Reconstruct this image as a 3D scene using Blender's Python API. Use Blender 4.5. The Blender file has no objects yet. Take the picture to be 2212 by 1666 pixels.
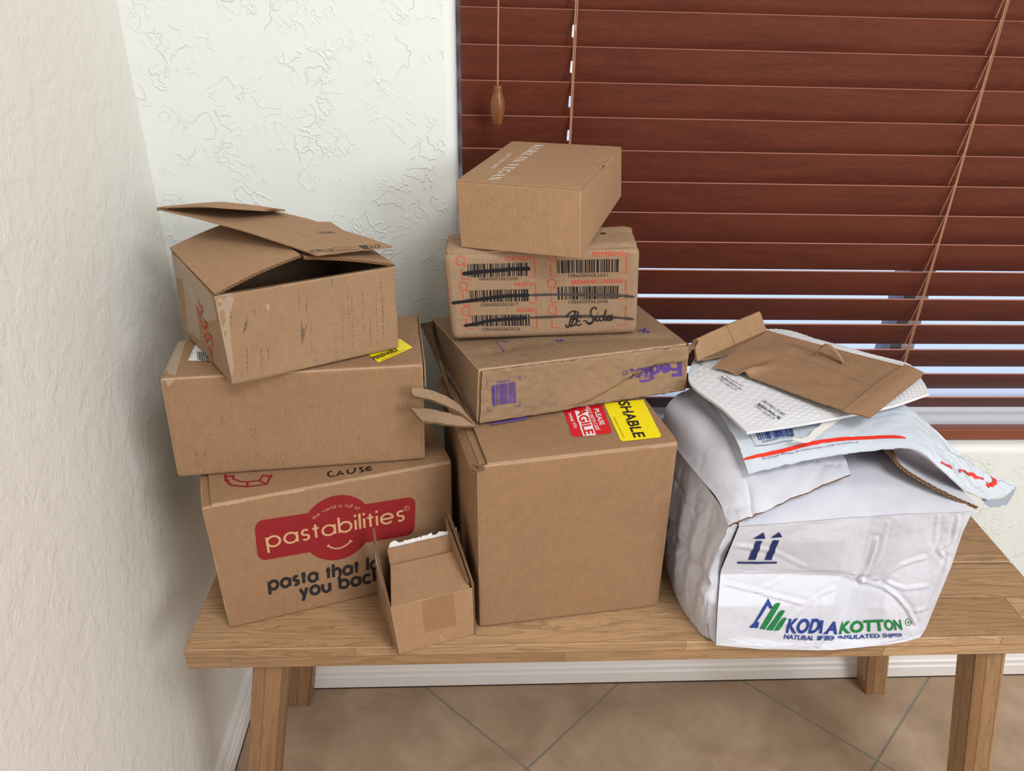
import bpy, math, random
import numpy as np
from mathutils import Vector, Matrix, noise, geometry

# ------------------------------------------------------------------ camera, world, lights, exposure
SC = bpy.context.scene
COL = SC.collection
CAM_R = np.array([[0.9984468666596178, 0.0024776011830212885, -0.055657128473982555],
                  [-0.04936264296166178, 0.5025136636300513, -0.8631589351590719],
                  [0.025829903937703912, 0.8645657171999602, 0.5018554938476687]])
CAM_P = np.array([0.455262, -1.174286, 1.273788])
FPX, PX0, PY0 = 1758.526, 1138.212, 926.353
cd = bpy.data.cameras.new('camera')
cd.sensor_width = 36; cd.lens = 36 * FPX / 2212
cd.shift_x = -(PX0 - 1106) / 2212; cd.shift_y = (PY0 - 833) / 2212
cd.clip_start = 0.02
co = bpy.data.objects.new('camera', cd); COL.objects.link(co)
M = Matrix([[*CAM_R[0], CAM_P[0]], [*CAM_R[1], CAM_P[1]], [*CAM_R[2], CAM_P[2]], [0, 0, 0, 1]])
co.matrix_world = M
SC.camera = co
SC.view_settings.view_transform = 'Standard'; SC.view_settings.look = 'None'
SC.view_settings.gamma = 1; SC.view_settings.use_curve_mapping = False
SC.view_settings.exposure = 0.07

w = bpy.data.worlds.new('daylight'); SC.world = w; w.use_nodes = True
bg = w.node_tree.nodes['Background']
bg.inputs[0].default_value = (0.62, 0.74, 1.0, 1); bg.inputs[1].default_value = 1.7

def area(name, loc, aim, sx, sy, power, col, shape='RECTANGLE'):
    l = bpy.data.lights.new(name, 'AREA'); l.shape = shape; l.size = sx; l.size_y = sy
    l.energy = power; l.color = col
    o = bpy.data.objects.new(name, l); COL.objects.link(o); o.location = loc
    o.rotation_euler = (Vector(aim) - Vector(loc)).to_track_quat('-Z', 'Y').to_euler()
    return o
area('far_window_daylight', (2.6, -3.3, 1.95), (0.5, 0.0, 0.75), 1.3, 1.0, 53, (0.965, 0.975, 0.99))
area('ceiling_lamp_light', (1.15, -1.55, 2.4), (0.8, -0.5, 0.0), .8, .8, 36, (0.955, 0.98, 1.0))

# ------------------------------------------------------------------ helpers
def A(*v): return np.array(v, float)
def ray(q): return CAM_R @ A((q[0] - PX0) / FPX, -(q[1] - PY0) / FPX, -1.0)
def at(q, axis, val):                      # the point of the plane x/y/z = val that a line of sight meets
    d = ray(q); return CAM_P + d * ((val - CAM_P[axis]) / d[axis])
def az(u, v, z): return at((u, v), 2, z)
def ay(u, v, y): return at((u, v), 1, y)
def plane_at(q, p, n):
    d = ray(q); return CAM_P + d * (((p - CAM_P) @ n) / (d @ n))
def proj(p):
    c = CAM_R.T @ (p - CAM_P); return A(PX0 - FPX * c[0] / c[2], PY0 + FPX * c[1] / c[2])
def crop(ox, oy, k): return lambda x, y: (ox + x * k, oy + y * k)
K1 = crop(320, 400, .28933); K2 = crop(320, 700, .33454); K3 = crop(420, 900, .31805)
K4 = crop(860, 280, .30741); K5 = crop(860, 660, .30741)
M1 = crop(1420, 640, .35805); M2 = crop(1412, 840, .36166)
def unit(v): return v / (np.linalg.norm(v) + 1e-12)
def nz(p, sc, seed=0.0): return noise.noise(Vector((p[0] * sc + seed, p[1] * sc + seed * 1.7, p[2] * sc - seed)))
def nz2(a, b, seed=0.0): return noise.noise(Vector((a, b, seed)))
def smooth(x): x = min(1, max(0, x)); return x * x * (3 - 2 * x)

# ------------------------------------------------------------------ materials
class NT:
    def __init__(s, name):
        s.m = bpy.data.materials.new(name); s.m.use_nodes = True; s.t = s.m.node_tree
        s.b = s.t.nodes['Principled BSDF']
    def n(s, typ, **kw):
        x = s.t.nodes.new(typ)
        for k, v in kw.items():
            if k.startswith('i_'):
                key = k[2:]; key = int(key) if key.isdigit() else key.replace('_', ' ')
                x.inputs[key].default_value = v
            else: setattr(x, k, v)
        return x
    def l(s, a, b): s.t.links.new(a, b)
    def coord(s, kind='Object', scale=(1, 1, 1), rot=(0, 0, 0)):
        tc = s.n('ShaderNodeTexCoord'); mp = s.n('ShaderNodeMapping')
        mp.inputs['Scale'].default_value = scale; mp.inputs['Rotation'].default_value = rot
        s.l(tc.outputs[kind], mp.inputs[0]); return mp.outputs[0]
    def noise(s, vec, scale, detail=4, rough=.55, dist=0):
        x = s.n('ShaderNodeTexNoise'); x.inputs['Scale'].default_value = scale
        x.inputs['Detail'].default_value = detail; x.inputs['Roughness'].default_value = rough
        x.inputs['Distortion'].default_value = dist
        s.l(vec, x.inputs['Vector']); return x.outputs['Fac']
    def ramp(s, fac, stops, interp='LINEAR'):
        r = s.n('ShaderNodeValToRGB'); r.color_ramp.interpolation = interp
        e = r.color_ramp.elements
        while len(e) < len(stops): e.new(0.5)
        for i, (p, c) in enumerate(stops):
            e[i].position = p; e[i].color = (*c, 1) if len(c) == 3 else c
        s.l(fac, r.inputs[0]); return r.outputs[0]
    def mix(s, fac, a, b, blend='MIX'):
        x = s.n('ShaderNodeMix'); x.data_type = 'RGBA'; x.blend_type = blend
        for v, i in ((fac, 0), (a, 6), (b, 7)):
            if hasattr(v, 'is_linked') or hasattr(v, 'links'): s.l(v, x.inputs[i])
            else: x.inputs[i].default_value = v if i == 0 else (*v, 1)
        return x.outputs[2]
    def math(s, op, a, b=None, c=None):
        x = s.n('ShaderNodeMath'); x.operation = op
        for i, v in enumerate((a, b, c)):
            if v is None: continue
            if hasattr(v, 'links'): s.l(v, x.inputs[i])
            else: x.inputs[i].default_value = v
        return x.outputs[0]
    def bump(s, h, strength=.3, dist=.001):
        x = s.n('ShaderNodeBump'); x.inputs['Strength'].default_value = strength
        x.inputs['Distance'].default_value = dist
        s.l(h, x.inputs['Height']); s.l(x.outputs[0], s.b.inputs['Normal'])
    def set(s, col=None, rough=.8, spec=.3, metal=0):
        if col is not None:
            if hasattr(col, 'links'): s.l(col, s.b.inputs['Base Color'])
            else: s.b.inputs['Base Color'].default_value = (*col, 1)
        s.b.inputs['Roughness'].default_value = rough
        s.b.inputs['Specular IOR Level'].default_value = spec
        s.b.inputs['Metallic'].default_value = metal
        return s.m

def lin(r, g, b):
    f = lambda c: ((c / 255 + .055) / 1.055) ** 2.4 if c > 10 else c / 255 / 12.92
    return (f(r), f(g), f(b))
def greyed(c, k): g = .3 * c[0] + .6 * c[1] + .1 * c[2]; return tuple(x * (1 - k) + g * k for x in c)
def mul(c, k): return tuple(x * k for x in c)

def kraft(name, col, dirt=0.0, dirtcol=(.13, .13, .14), flute=1.0, var=.12, rough=.82):
    """kraft paper: fibres, faint flute lines across U (UV in metres), optional grey scuff streaks"""
    col = greyed(col, .03); t = NT(name); uv = t.coord('UV'); ob = t.coord('Object')
    big = t.noise(ob, 9, 3); fib = t.noise(ob, 420, 3, .7)
    sp = t.coord('UV', (60, 9, 1)); streak = t.noise(sp, 4, 4, .6)
    c = t.mix(t.math('MULTIPLY', big, .9), mul(col, 1 - var), mul(col, 1 + var))
    c = t.mix(t.ramp(fib, [(.35, (0, 0, 0)), (.75, (.45, .45, .45))]), c, mul(col, .55))
    med = t.noise(ob, 90, 4, .7); c = t.mix(t.ramp(med, [(.35, (.30, .30, .30)), (.6, (0, 0, 0))]), c, mul(col, 1.22))
    c = t.mix(t.ramp(t.noise(t.coord('Object', (1, 1, 1)), 230, 2, .6), [(.62, (0, 0, 0)), (.72, (.35, .35, .35))]), c, mul(col, .6))
    flk = t.noise(t.coord('Object', (1, 1, 1)), 150, 2, .5)
    c = t.mix(t.ramp(flk, [(.70, (0, 0, 0)), (.78, (.5, .5, .5))]), c, mul(col, 1.45))
    c = t.mix(t.ramp(streak, [(.45, (0, 0, 0)), (.75, (.12, .12, .12))]), c, mul(col, .7))
    if dirt:
        sx = t.coord('UV', (190, 16, 1)); d1 = t.noise(sx, 1, 3, .6)
        patch = t.noise(t.coord('UV', (1, 1, 1)), 15, 3)
        f = t.math('MULTIPLY', t.ramp(d1, [(.60, (0, 0, 0)), (.70, (1, 1, 1))]), t.ramp(patch, [(.42, (0, 0, 0)), (.6, (1, 1, 1))]))
        fine = t.noise(t.coord('UV', (500, 500, 1)), 1, 2); f = t.math('MULTIPLY', f, t.ramp(fine, [(.35, (0, 0, 0)), (.55, (1, 1, 1))]))
        c = t.mix(t.math('MULTIPLY', f, dirt), c, dirtcol)
        f2 = t.ramp(t.noise(t.coord('UV', (1, 1, 1)), 32, 5, .65), [(.60, (0, 0, 0)), (.78, (1, 1, 1))])
        c = t.mix(t.math('MULTIPLY', f2, dirt * .35), c, mul(dirtcol, 1.3))
    sep = t.n('ShaderNodeSeparateXYZ'); t.l(uv, sep.inputs[0])
    wv = t.math('SINE', t.math('MULTIPLY', sep.outputs[0], 2 * math.pi / .0062))
    h = t.math('ADD', t.math('MULTIPLY', wv, .13 * flute), t.math('MULTIPLY', fib, .35))
    h = t.math('ADD', h, t.math('MULTIPLY', t.noise(ob, 35, 4, .6, .6), 1.8))
    t.bump(h, .42, .0009)
    return t.set(c, rough, .25)

KR = lin(154, 119, 88)
m_kraft = kraft('kraft_cardboard', KR)
m_kraft2 = kraft('kraft_cardboard_tan', lin(155, 120, 89))
m_kraft_dirty = kraft('kraft_cardboard_scuffed', lin(157, 125, 95), dirt=.75)
m_kraft_d2 = kraft('kraft_cardboard_worn', lin(150, 121, 93), dirt=.6, var=.2)
m_kraft_light = kraft('kraft_cardboard_light', lin(167, 131, 98), flute=.4, var=.06)
m_kraft_gray = kraft('kraft_cardboard_greyish', lin(160, 132, 104), dirt=.15)
m_paper = kraft('kraft_paper', lin(158, 123, 92), flute=0, var=.08)
m_paper2 = kraft('kraft_paper_light', lin(166, 131, 97), flute=0, var=.06)
m_crease = kraft('kraft_worn_edge', lin(184, 152, 122), flute=0, var=.15)
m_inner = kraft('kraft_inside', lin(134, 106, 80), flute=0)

def fluted_edge(name, dark, light, white=False):
    t = NT(name); uv = t.coord('UV'); sep = t.n('ShaderNodeSeparateXYZ'); t.l(uv, sep.inputs[0])
    v = sep.outputs[1]
    ph = t.math('MULTIPLY', sep.outputs[0], 2 * math.pi / .0052)
    d = t.math('ABSOLUTE', t.math('SUBTRACT', t.math('ADD', t.math('MULTIPLY', t.math('SINE', ph), .33), .5), v))
    flute = t.math('LESS_THAN', d, .17)
    liner = t.math('GREATER_THAN', t.math('ABSOLUTE', t.math('SUBTRACT', v, .5)), .36)
    c = t.mix(t.math('MAXIMUM', flute, liner), dark, light)
    return t.set(c, .9, .1)
m_edge = fluted_edge('corrugated_cut_edge', lin(78, 58, 42), lin(140, 108, 80))

def plain(name, col, rough=.6, spec=.3, metal=0, bscale=0, bstr=.2):
    t = NT(name)
    if bscale:
        v = t.coord('Object'); n = t.noise(v, bscale, 3); t.bump(n, bstr, .001)
        c = t.mix(t.noise(v, bscale * .3, 3), mul(col, .93), mul(col, 1.05)); return t.set(c, rough, spec, metal)
    return t.set(col, rough, spec, metal)
def ink(name, col, fade=.25, under=None, rough=.7):
    t = NT(name); v = t.coord('Object'); n = t.noise(v, 500, 3, .7)
    c = t.mix(t.ramp(n, [(.55, (0, 0, 0)), (.8, (fade, fade, fade))]), col, under or mul(KR, 1.0))
    return t.set(c, rough, .25)
i_red = ink('printed_red_ink', lin(138, 30, 35), .2)
i_orange = ink('printed_vermilion_ink', lin(208, 74, 58), .35)
i_black = ink('printed_black_ink', lin(38, 36, 38), .2)
i_marker = ink('black_marker_ink', lin(30, 28, 32), .1)
i_redpen = ink('red_marker_ink', lin(190, 66, 52), .3)
i_purple = ink('printed_purple_ink', lin(88, 62, 140), .4)
i_white = ink('printed_white_ink', lin(236, 228, 216), .3)
i_kraft = ink('unprinted_kraft', lin(200, 156, 116), .1)
i_scuff = ink('grey_scuff', lin(80, 74, 74), .5)
_t = i_scuff.node_tree; _n = _t.nodes.new('ShaderNodeTexNoise'); _n.inputs['Scale'].default_value = 900; _n.inputs['Detail'].default_value = 2
_c = _t.nodes.new('ShaderNodeTexCoord'); _t.links.new(_c.outputs['Object'], _n.inputs['Vector'])
_r = _t.nodes.new('ShaderNodeValToRGB'); _r.color_ramp.elements[0].position = .42; _r.color_ramp.elements[1].position = .62; _r.color_ramp.elements[1].color = (.85, .85, .85, 1)
_t.links.new(_n.outputs['Fac'], _r.inputs[0]); _t.links.new(_r.outputs[0], _t.nodes['Principled BSDF'].inputs['Alpha'])
i_faded = ink('fading_marker_ink', lin(74, 66, 62), .3)
i_blue = ink('printed_blue_ink', lin(38, 62, 140), .1, lin(225, 225, 235))
i_navy = ink('printed_navy_ink', lin(34, 46, 98), .1, lin(225, 225, 235))
i_green = ink('printed_green_ink', lin(26, 122, 62), .1, lin(225, 225, 235))
i_text = ink('small_black_print', lin(58, 60, 70), .1, lin(225, 225, 235))
i_pred = plain('printed_scarlet_stripe', lin(226, 52, 34), .4, .4)
i_lab_red = plain('label_red', lin(212, 26, 40), .4, .4)
m_yellow = plain('label_yellow', lin(246, 226, 22), .4, .4)
m_lab_white = plain('label_white', lin(236, 236, 236), .45, .4)
m_tape = plain('clear_tape', lin(214, 196, 172), .2, .55, bscale=60, bstr=.5)
m_tape.node_tree.nodes['Principled BSDF'].inputs['Alpha'].default_value = .38
m_tape2 = plain('paper_tape', lin(166, 124, 80), .3, .45, bscale=40, bstr=.3)
m_tape2.node_tree.nodes['Principled BSDF'].inputs['Alpha'].default_value = .25

def whitecard(name, col, rough=.5):
    t = NT(name); v = t.coord('Object')
    n1 = t.noise(v, 14, 4, .6, .4); n2 = t.noise(v, 50, 4, .6)
    ridge = t.math('ABSOLUTE', t.math('SUBTRACT', n1, .5))
    lines = t.ramp(ridge, [(0, (1, 1, 1)), (.018, (0, 0, 0))])
    h = t.math('ADD', t.math('MULTIPLY', lines, .22), t.math('MULTIPLY', n2, .8))
    t.bump(h, .3, .0014)
    c = t.mix(t.noise(v, 22, 4), mul(col, .95), mul(col, 1.03))
    d = t.ramp(t.noise(v, 120, 4, .7), [(.66, (0, 0, 0)), (.8, (.35, .35, .35))])
    c = t.mix(d, c, lin(150, 142, 140))
    return t.set(c, rough, .4)
m_white = whitecard('white_cardboard', lin(208, 209, 219))
m_poly = plain('white_poly_film', lin(200, 208, 218), .28, .5, bscale=45, bstr=.5)
m_poly_in = plain('grey_poly_lining', lin(150, 155, 168), .4, .4)
m_bubble = plain('white_bubble_paper', lin(222, 224, 228), .5, .35, bscale=200, bstr=.12)
m_strip = plain('torn_white_liner', lin(226, 222, 216), .5, .35, bscale=50, bstr=.4)

def wallmat(name, col, kind):
    """troweled plaster: broken raised rims on the back wall, soft orange peel on the left wall"""
    t = NT(name); v = t.coord('Object'); L = kind == 'lines'
    def rims(sc, wdt, msc, lo, hi, dist):
        n = t.noise(v, sc, 3, .5, dist)
        r = t.ramp(t.math('ABSOLUTE', t.math('SUBTRACT', n, .5)), [(0, (1, 1, 1)), (wdt, (0, 0, 0))])
        return t.math('MULTIPLY', r, t.ramp(t.noise(v, msc, 2), [(lo, (0, 0, 0)), (hi, (1, 1, 1))]))
    a = rims(25, .016, 15, .50, .56, .25); b = rims(55, .035, 21, .5, .58, .2)
    blot = t.ramp(t.noise(v, 30, 5, .6, .3), [(.46, (0, 0, 0)), (.56, (1, 1, 1))])
    fine = t.noise(v, 110, 3); soft = t.noise(v, 40, 3)
    k = (.95, .6, .10, .12, .25) if L else (.14, .14, .5, .45, .9)
    h = t.math('MULTIPLY', a, k[0])
    for x, kk in ((b, k[1]), (blot, k[2]), (fine, k[3]), (soft, k[4])): h = t.math('ADD', h, t.math('MULTIPLY', x, kk))
    t.bump(h, .6 if L else .6, .0015)
    c = t.mix(t.noise(v, 3, 3), mul(col, .98), mul(col, 1.01))
    return t.set(c, .6, .3)
WALL = lin(231, 235, 231)
m_wall_b = wallmat('textured_plaster_back', WALL, 'lines')
m_wall_l = wallmat('textured_plaster_left', lin(231, 228, 221), 'blot')
m_wall_s = plain('smooth_plaster', WALL, .6, .3)
m_base = plain('baseboard_paint', lin(232, 228, 226), .4, .4, bscale=8, bstr=.1)
m_ceil = plain('ceiling_paint', lin(238, 238, 236), .8)
m_gap = plain('dark_foot_line', lin(60, 48, 40), .9, .1)  # thin dark strip along the foot of the baseboards

def woodmat(name, cols, grain=1.0, rough=.45, stave=(0.42, .072), spec=.35, axis=0):
    """laminated staves along U (UV in metres)"""
    cols = [greyed(c, .08) for c in cols]; t = NT(name); uvr = t.coord('UV')
    br = t.n('ShaderNodeTexBrick'); br.offset = .37; br.squash = 1
    br.inputs['Scale'].default_value = 1; br.inputs['Mortar Size'].default_value = .0006
    br.inputs['Mortar Smooth'].default_value = .3
    br.inputs['Brick Width'].default_value = stave[0]; br.inputs['Row Height'].default_value = stave[1]
    br.inputs['Color1'].default_value = (0, 0, 0, 1); br.inputs['Color2'].default_value = (1, 1, 1, 1)
    br.inputs['Mortar'].default_value = (.0, .0, .0, 1)
    t.l(uvr, br.inputs['Vector'])
    pick = br.outputs['Color']
    # shift the grain per stave
    sep = t.n('ShaderNodeSeparateXYZ'); t.l(uvr, sep.inputs[0])
    pv = t.math('MULTIPLY', pick, 3.7)
    cx = t.n('ShaderNodeCombineXYZ')
    t.l(t.math('ADD', t.math('MULTIPLY', sep.outputs[0], 2.2), pv), cx.inputs[0])
    t.l(t.math('ADD', t.math('MULTIPLY', sep.outputs[1], 26), pv), cx.inputs[1]); t.l(pv, cx.inputs[2])
    g1 = t.noise(cx.outputs[0], 1.6, 6, .6, 1.2)
    rings = t.math('FRACT', t.math('MULTIPLY', g1, 7))
    cx2 = t.n('ShaderNodeCombineXYZ')
    t.l(t.math('MULTIPLY', sep.outputs[0], 18), cx2.inputs[0]); t.l(t.math('MULTIPLY', sep.outputs[1], 500), cx2.inputs[1])
    pores = t.noise(cx2.outputs[0], 1, 3, .6)
    base = t.ramp(pick, [(0, cols[0]), (.35, cols[1]), (.65, cols[2]), (1, cols[3])])
    c = t.mix(t.math('MULTIPLY', t.ramp(rings, [(0, (1, 1, 1)), (.3, (.35, .35, .35)), (.85, (0, 0, 0)), (1, (1, 1, 1))]), .42 * grain), base, mul(cols[0], .5), 'MIX')
    c = t.mix(t.math('MULTIPLY', t.ramp(pores, [(.5, (0, 0, 0)), (.75, (1, 1, 1))]), .35 * grain), c, mul(cols[0], .55))
    c = t.mix(t.math('MULTIPLY', br.outputs['Fac'], .5), c, mul(cols[0], .35))
    t.bump(pores, .12, .0005)
    return t.set(c, rough, spec)
m_wood = woodmat('acacia_wood', [lin(158, 120, 82), lin(184, 146, 104), lin(200, 162, 118), lin(172, 134, 94)], grain=1.35)
m_wood2 = woodmat('acacia_leg_wood', [lin(136, 98, 62), lin(188, 148, 104), lin(160, 120, 80), lin(118, 82, 52)], stave=(2, .022))
def blindwood():
    t = NT('stained_blind_wood'); v = t.coord('Object', (1.2, 12, 12))
    g = t.noise(v, 3, 5, .6, 1.5); f = t.noise(t.coord('Object', (60, 900, 900)), 1, 3, .6)
    fl = t.noise(t.coord('Object', (110, 200, 160)), 1, 2, .6, 1.0)
    c = t.ramp(g, [(.3, lin(92, 44, 31)), (.6, lin(109, 54, 38)), (.8, lin(99, 48, 34))])
    c = t.mix(t.ramp(f, [(.4, (0, 0, 0)), (.8, (.5, .5, .5))]), c, lin(60, 27, 19))
    c = t.mix(t.ramp(fl, [(.5, (0, 0, 0)), (.7, (.25, .25, .25))]), c, lin(124, 66, 42))
    t.bump(f, .15, .0004)
    return t.set(c, .42, .4)
m_blind = blindwood()
m_slat_edge = plain('slat_edge_highlight', lin(176, 120, 104), .35, .4)  # light catching the slats' top edges, put into a paler colour
m_rail = plain('stained_rail_wood', lin(128, 72, 50), .5, .3, bscale=60, bstr=.2)
m_cord = plain('blind_cord', lin(172, 128, 100), .8)
m_tassel = woodmat('tassel_wood', [lin(116, 66, 32), lin(140, 84, 42), lin(150, 92, 48), lin(110, 62, 32)], stave=(5, 5), rough=.3)
m_vinyl = plain('window_vinyl', lin(214, 216, 222), .4)
m_vdark = plain('window_frame_grey', lin(120, 120, 128), .5)

def tilemat():
    t = NT('diagonal_floor_tile'); v = t.coord('Object'); sep = t.n('ShaderNodeSeparateXYZ'); t.l(v, sep.inputs[0])
    a = t.math('FRACT', t.math('DIVIDE', t.math('SUBTRACT', t.math('ADD', sep.outputs[0], sep.outputs[1]), .326), .648))
    b = t.math('FRACT', t.math('DIVIDE', t.math('SUBTRACT', t.math('SUBTRACT', sep.outputs[0], sep.outputs[1]), .745), .652))
    da = t.math('MINIMUM', a, t.math('SUBTRACT', 1, a)); db = t.math('MINIMUM', b, t.math('SUBTRACT', 1, b))
    d = t.math('MINIMUM', da, db)
    g = t.ramp(d, [(.003, (1, 1, 1)), (.0055, (0, 0, 0))])
    n = t.noise(v, 7, 5, .6, .5); n2 = t.noise(v, 26, 4, .6)
    c = t.ramp(n, [(.3, lin(146, 122, 100)), (.5, lin(164, 138, 114)), (.72, lin(180, 156, 132))])
    c = t.mix(t.ramp(n2, [(.5, (0, 0, 0)), (.75, (.3, .3, .3))]), c, lin(140, 114, 94))
    c = t.mix(g, c, lin(122, 118, 108))
    h = t.math('SUBTRACT', t.math('MULTIPLY', n2, .3), g); t.bump(h, .4, .002)
    return t.set(c, .42, .35)
m_tile = tilemat()

# ------------------------------------------------------------------ mesh building
def tag(o, label=None, cat=None, group=None, kind=None):
    if label: o['label'] = label
    if cat: o['category'] = cat
    if group: o['group'] = group
    if kind: o['kind'] = kind
    return o
def empty(name, loc, label, cat, group=None):
    o = bpy.data.objects.new(name, None); COL.objects.link(o); o.location = loc; o.empty_display_size = .05
    return tag(o, label, cat, group)

class MB:
    """collects quads/triangles in world coordinates and links them as ONE mesh"""
    def __init__(s): s.v = []; s.f = []; s.uv = []; s.mi = []; s.mats = []
    def mid(s, m):
        if m not in s.mats: s.mats.append(m)
        return s.mats.index(m)
    def face(s, pts, uvs, mat):
        i = len(s.v); s.v += [tuple(p) for p in pts]; s.f.append(tuple(range(i, i + len(pts))))
        s.uv += list(uvs); s.mi.append(s.mid(mat))
    def grid(s, P, S, T, mat, uvf=None, flip=False, matf=None):
        ns, nt = len(S), len(T); pts = P if isinstance(P, np.ndarray) else [[P(a, b) for b in T] for a in S]
        base = len(s.v)
        for row in pts: s.v += [tuple(p) for p in row]
        uvf = uvf or (lambda a, b: (a, b))
        for i in range(ns - 1):
            for j in range(nt - 1):
                ids = [(i, j), (i + 1, j), (i + 1, j + 1), (i, j + 1)]
                if flip: ids.reverse()
                s.f.append(tuple(base + a * nt + b for a, b in ids))
                s.uv += [uvf(S[a], T[b]) for a, b in ids]
                s.mi.append(s.mid(matf(.5 * (S[i] + S[i + 1]), .5 * (T[j] + T[j + 1])) if matf else mat))
    def box(s, p0, p1, mat):
        x0, y0, z0 = p0; x1, y1, z1 = p1
        c = [A(x, y, z) for x in (x0, x1) for y in (y0, y1) for z in (z0, z1)]
        s.hexa([c[0], c[4], c[6], c[2], c[1], c[5], c[7], c[3]], mat)
    def hexa(s, c, mat):       # corners FLB FRB BRB BLB FLT FRT BRT BLT
        c = [A(*x) for x in c]
        W = np.linalg.norm(c[1] - c[0]); D_ = np.linalg.norm(c[3] - c[0]); H = np.linalg.norm(c[4] - c[0])
        for q, (a, b) in (((0, 1, 5, 4), (W, H)), ((1, 2, 6, 5), (D_, H)), ((2, 3, 7, 6), (W, H)), ((3, 0, 4, 7), (D_, H)),
                          ((4, 5, 6, 7), (W, D_)), ((3, 2, 1, 0), (W, D_))):
            u0 = q[0] * .213; s.face([c[i] for i in q], [(u0, u0), (u0 + a, u0), (u0 + a, u0 + b), (u0, u0 + b)], mat)
    def tube(s, path, r, mat, n=8):
        path = [A(*p) for p in path]; rings = []
        for i, p in enumerate(path):
            d = unit(path[min(i + 1, len(path) - 1)] - path[max(i - 1, 0)])
            up = A(0, 0, 1) if abs(d[2]) < .9 else A(1, 0, 0)
            a = unit(np.cross(d, up)); b = np.cross(d, a); rr = r[i] if isinstance(r, (list, tuple)) else r
            rings.append([p + rr * (a * math.cos(2 * math.pi * k / n) + b * math.sin(2 * math.pi * k / n)) for k in range(n)])
        base = len(s.v)
        for rg in rings: s.v += [tuple(p) for p in rg]
        for i in range(len(rings) - 1):
            for k in range(n):
                ids = [base + i * n + k, base + i * n + (k + 1) % n, base + (i + 1) * n + (k + 1) % n, base + (i + 1) * n + k]
                s.f.append(tuple(ids)); s.uv += [(i * .01, k / n * .03), (i * .01, (k + 1) / n * .03), (i * .01 + .01, (k + 1) / n * .03), (i * .01 + .01, k / n * .03)]; s.mi.append(s.mid(mat))
        for i, o in ((0, 1), (len(rings) - 1, -1)):
            ids = [base + i * n + k for k in range(n)][::o]
            s.f.append(tuple(ids)); s.uv += [(0, 0)] * n; s.mi.append(s.mid(mat))
    def build(s, name, parent=None, smooth_=True, weld=1e-5, bevel=0, angle=35):
        loc = Vector(parent.location) if parent else None
        off = A(*parent['_w']) if parent is not None and '_w' in parent else (A(*parent.location) if parent else A(0, 0, 0))
        me = bpy.data.meshes.new(name)
        vv = [tuple(A(*p) - off) for p in s.v]
        me.from_pydata(vv, [], s.f)
        ul = me.uv_layers.new(name='UVMap')
        ul.data.foreach_set('uv', np.array(s.uv, dtype=np.float32).ravel())
        me.polygons.foreach_set('material_index', s.mi)
        for m in s.mats: me.materials.append(m)
        if weld:
            import bmesh
            bm = bmesh.new(); bm.from_mesh(me); bmesh.ops.remove_doubles(bm, verts=bm.verts, dist=weld)
            bm.to_mesh(me); bm.free()
        if smooth_:
            me.polygons.foreach_set('use_smooth', [True] * len(me.polygons))
            me.set_sharp_from_angle(angle=math.radians(angle))
        me.update()
        o = bpy.data.objects.new(name, me); COL.objects.link(o)
        if parent is not None: o.parent = parent
        if bevel:
            b = o.modifiers.new('bevel', 'BEVEL'); b.width = bevel; b.segments = 2; b.limit_method = 'ANGLE'
        return o
def sub(parent_mesh, root):                 # lets a sub-part of a mesh part be built in world coordinates
    parent_mesh['_w'] = tuple(root.location); return parent_mesh

def struct(o): o['kind'] = 'structure'; return o

# ---- surfaces one can print on
class Surf:
    def __init__(s, P, w, h): s.P0 = P; s.w = w; s.h = h; s.nc = {}
    def P(s, a, b): return s.P0(a, b)
    def N(s, a, b):
        key = (round(a * 250), round(b * 250))
        if key in s.nc: return s.nc[key]
        a, b = min(1, max(0, key[0] / 250)), min(1, max(0, key[1] / 250))
        e = 3e-3; a0, a1 = max(0, a - e), min(1, a + e); b0, b1 = max(0, b - e), min(1, b + e)
        r = s.nc[key] = unit(np.cross(s.P0(a1, b) - s.P0(a0, b), s.P0(a, b1) - s.P0(a, b0))); return r
    def inv(s, q):
        """where on the face (metres) the line of sight of a photo pixel lands"""
        q = A(q[0], q[1])
        if not hasattr(s, 'G'):
            s.n = 28; s.G = np.array([[proj(s.P0(i / s.n, j / s.n)) for j in range(s.n + 1)] for i in range(s.n + 1)])
        d = np.abs(s.G - q).sum(2); i0, j0 = np.unravel_index(int(np.argmin(d)), d.shape); x = A(i0 / s.n, j0 / s.n)
        best = x.copy(); bd = 1e9
        for k in range(7):
            r = proj(s.P0(x[0], x[1])) - q; m = np.abs(r).sum()
            if m < bd: bd = m; best = x.copy()
            if m < .02: break
            e = .004; e0 = e if x[0] < .99 else -e; e1 = e if x[1] < .99 else -e
            J = np.stack([(proj(s.P0(x[0] + e0, x[1])) - q - r) / e0, (proj(s.P0(x[0], x[1] + e1)) - q - r) / e1], 1)
            try: st = np.linalg.solve(J, r)
            except Exception: break
            x = np.clip(x - np.clip(st, -.06, .06), 0, 1)
        return A(best[0] * s.w, best[1] * s.h)
    def at(s, m, off):
        a, b = m[0] / s.w, m[1] / s.h; return s.P0(a, b) + s.N(min(.999, max(.001, a)), min(.999, max(.001, b))) * off

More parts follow.
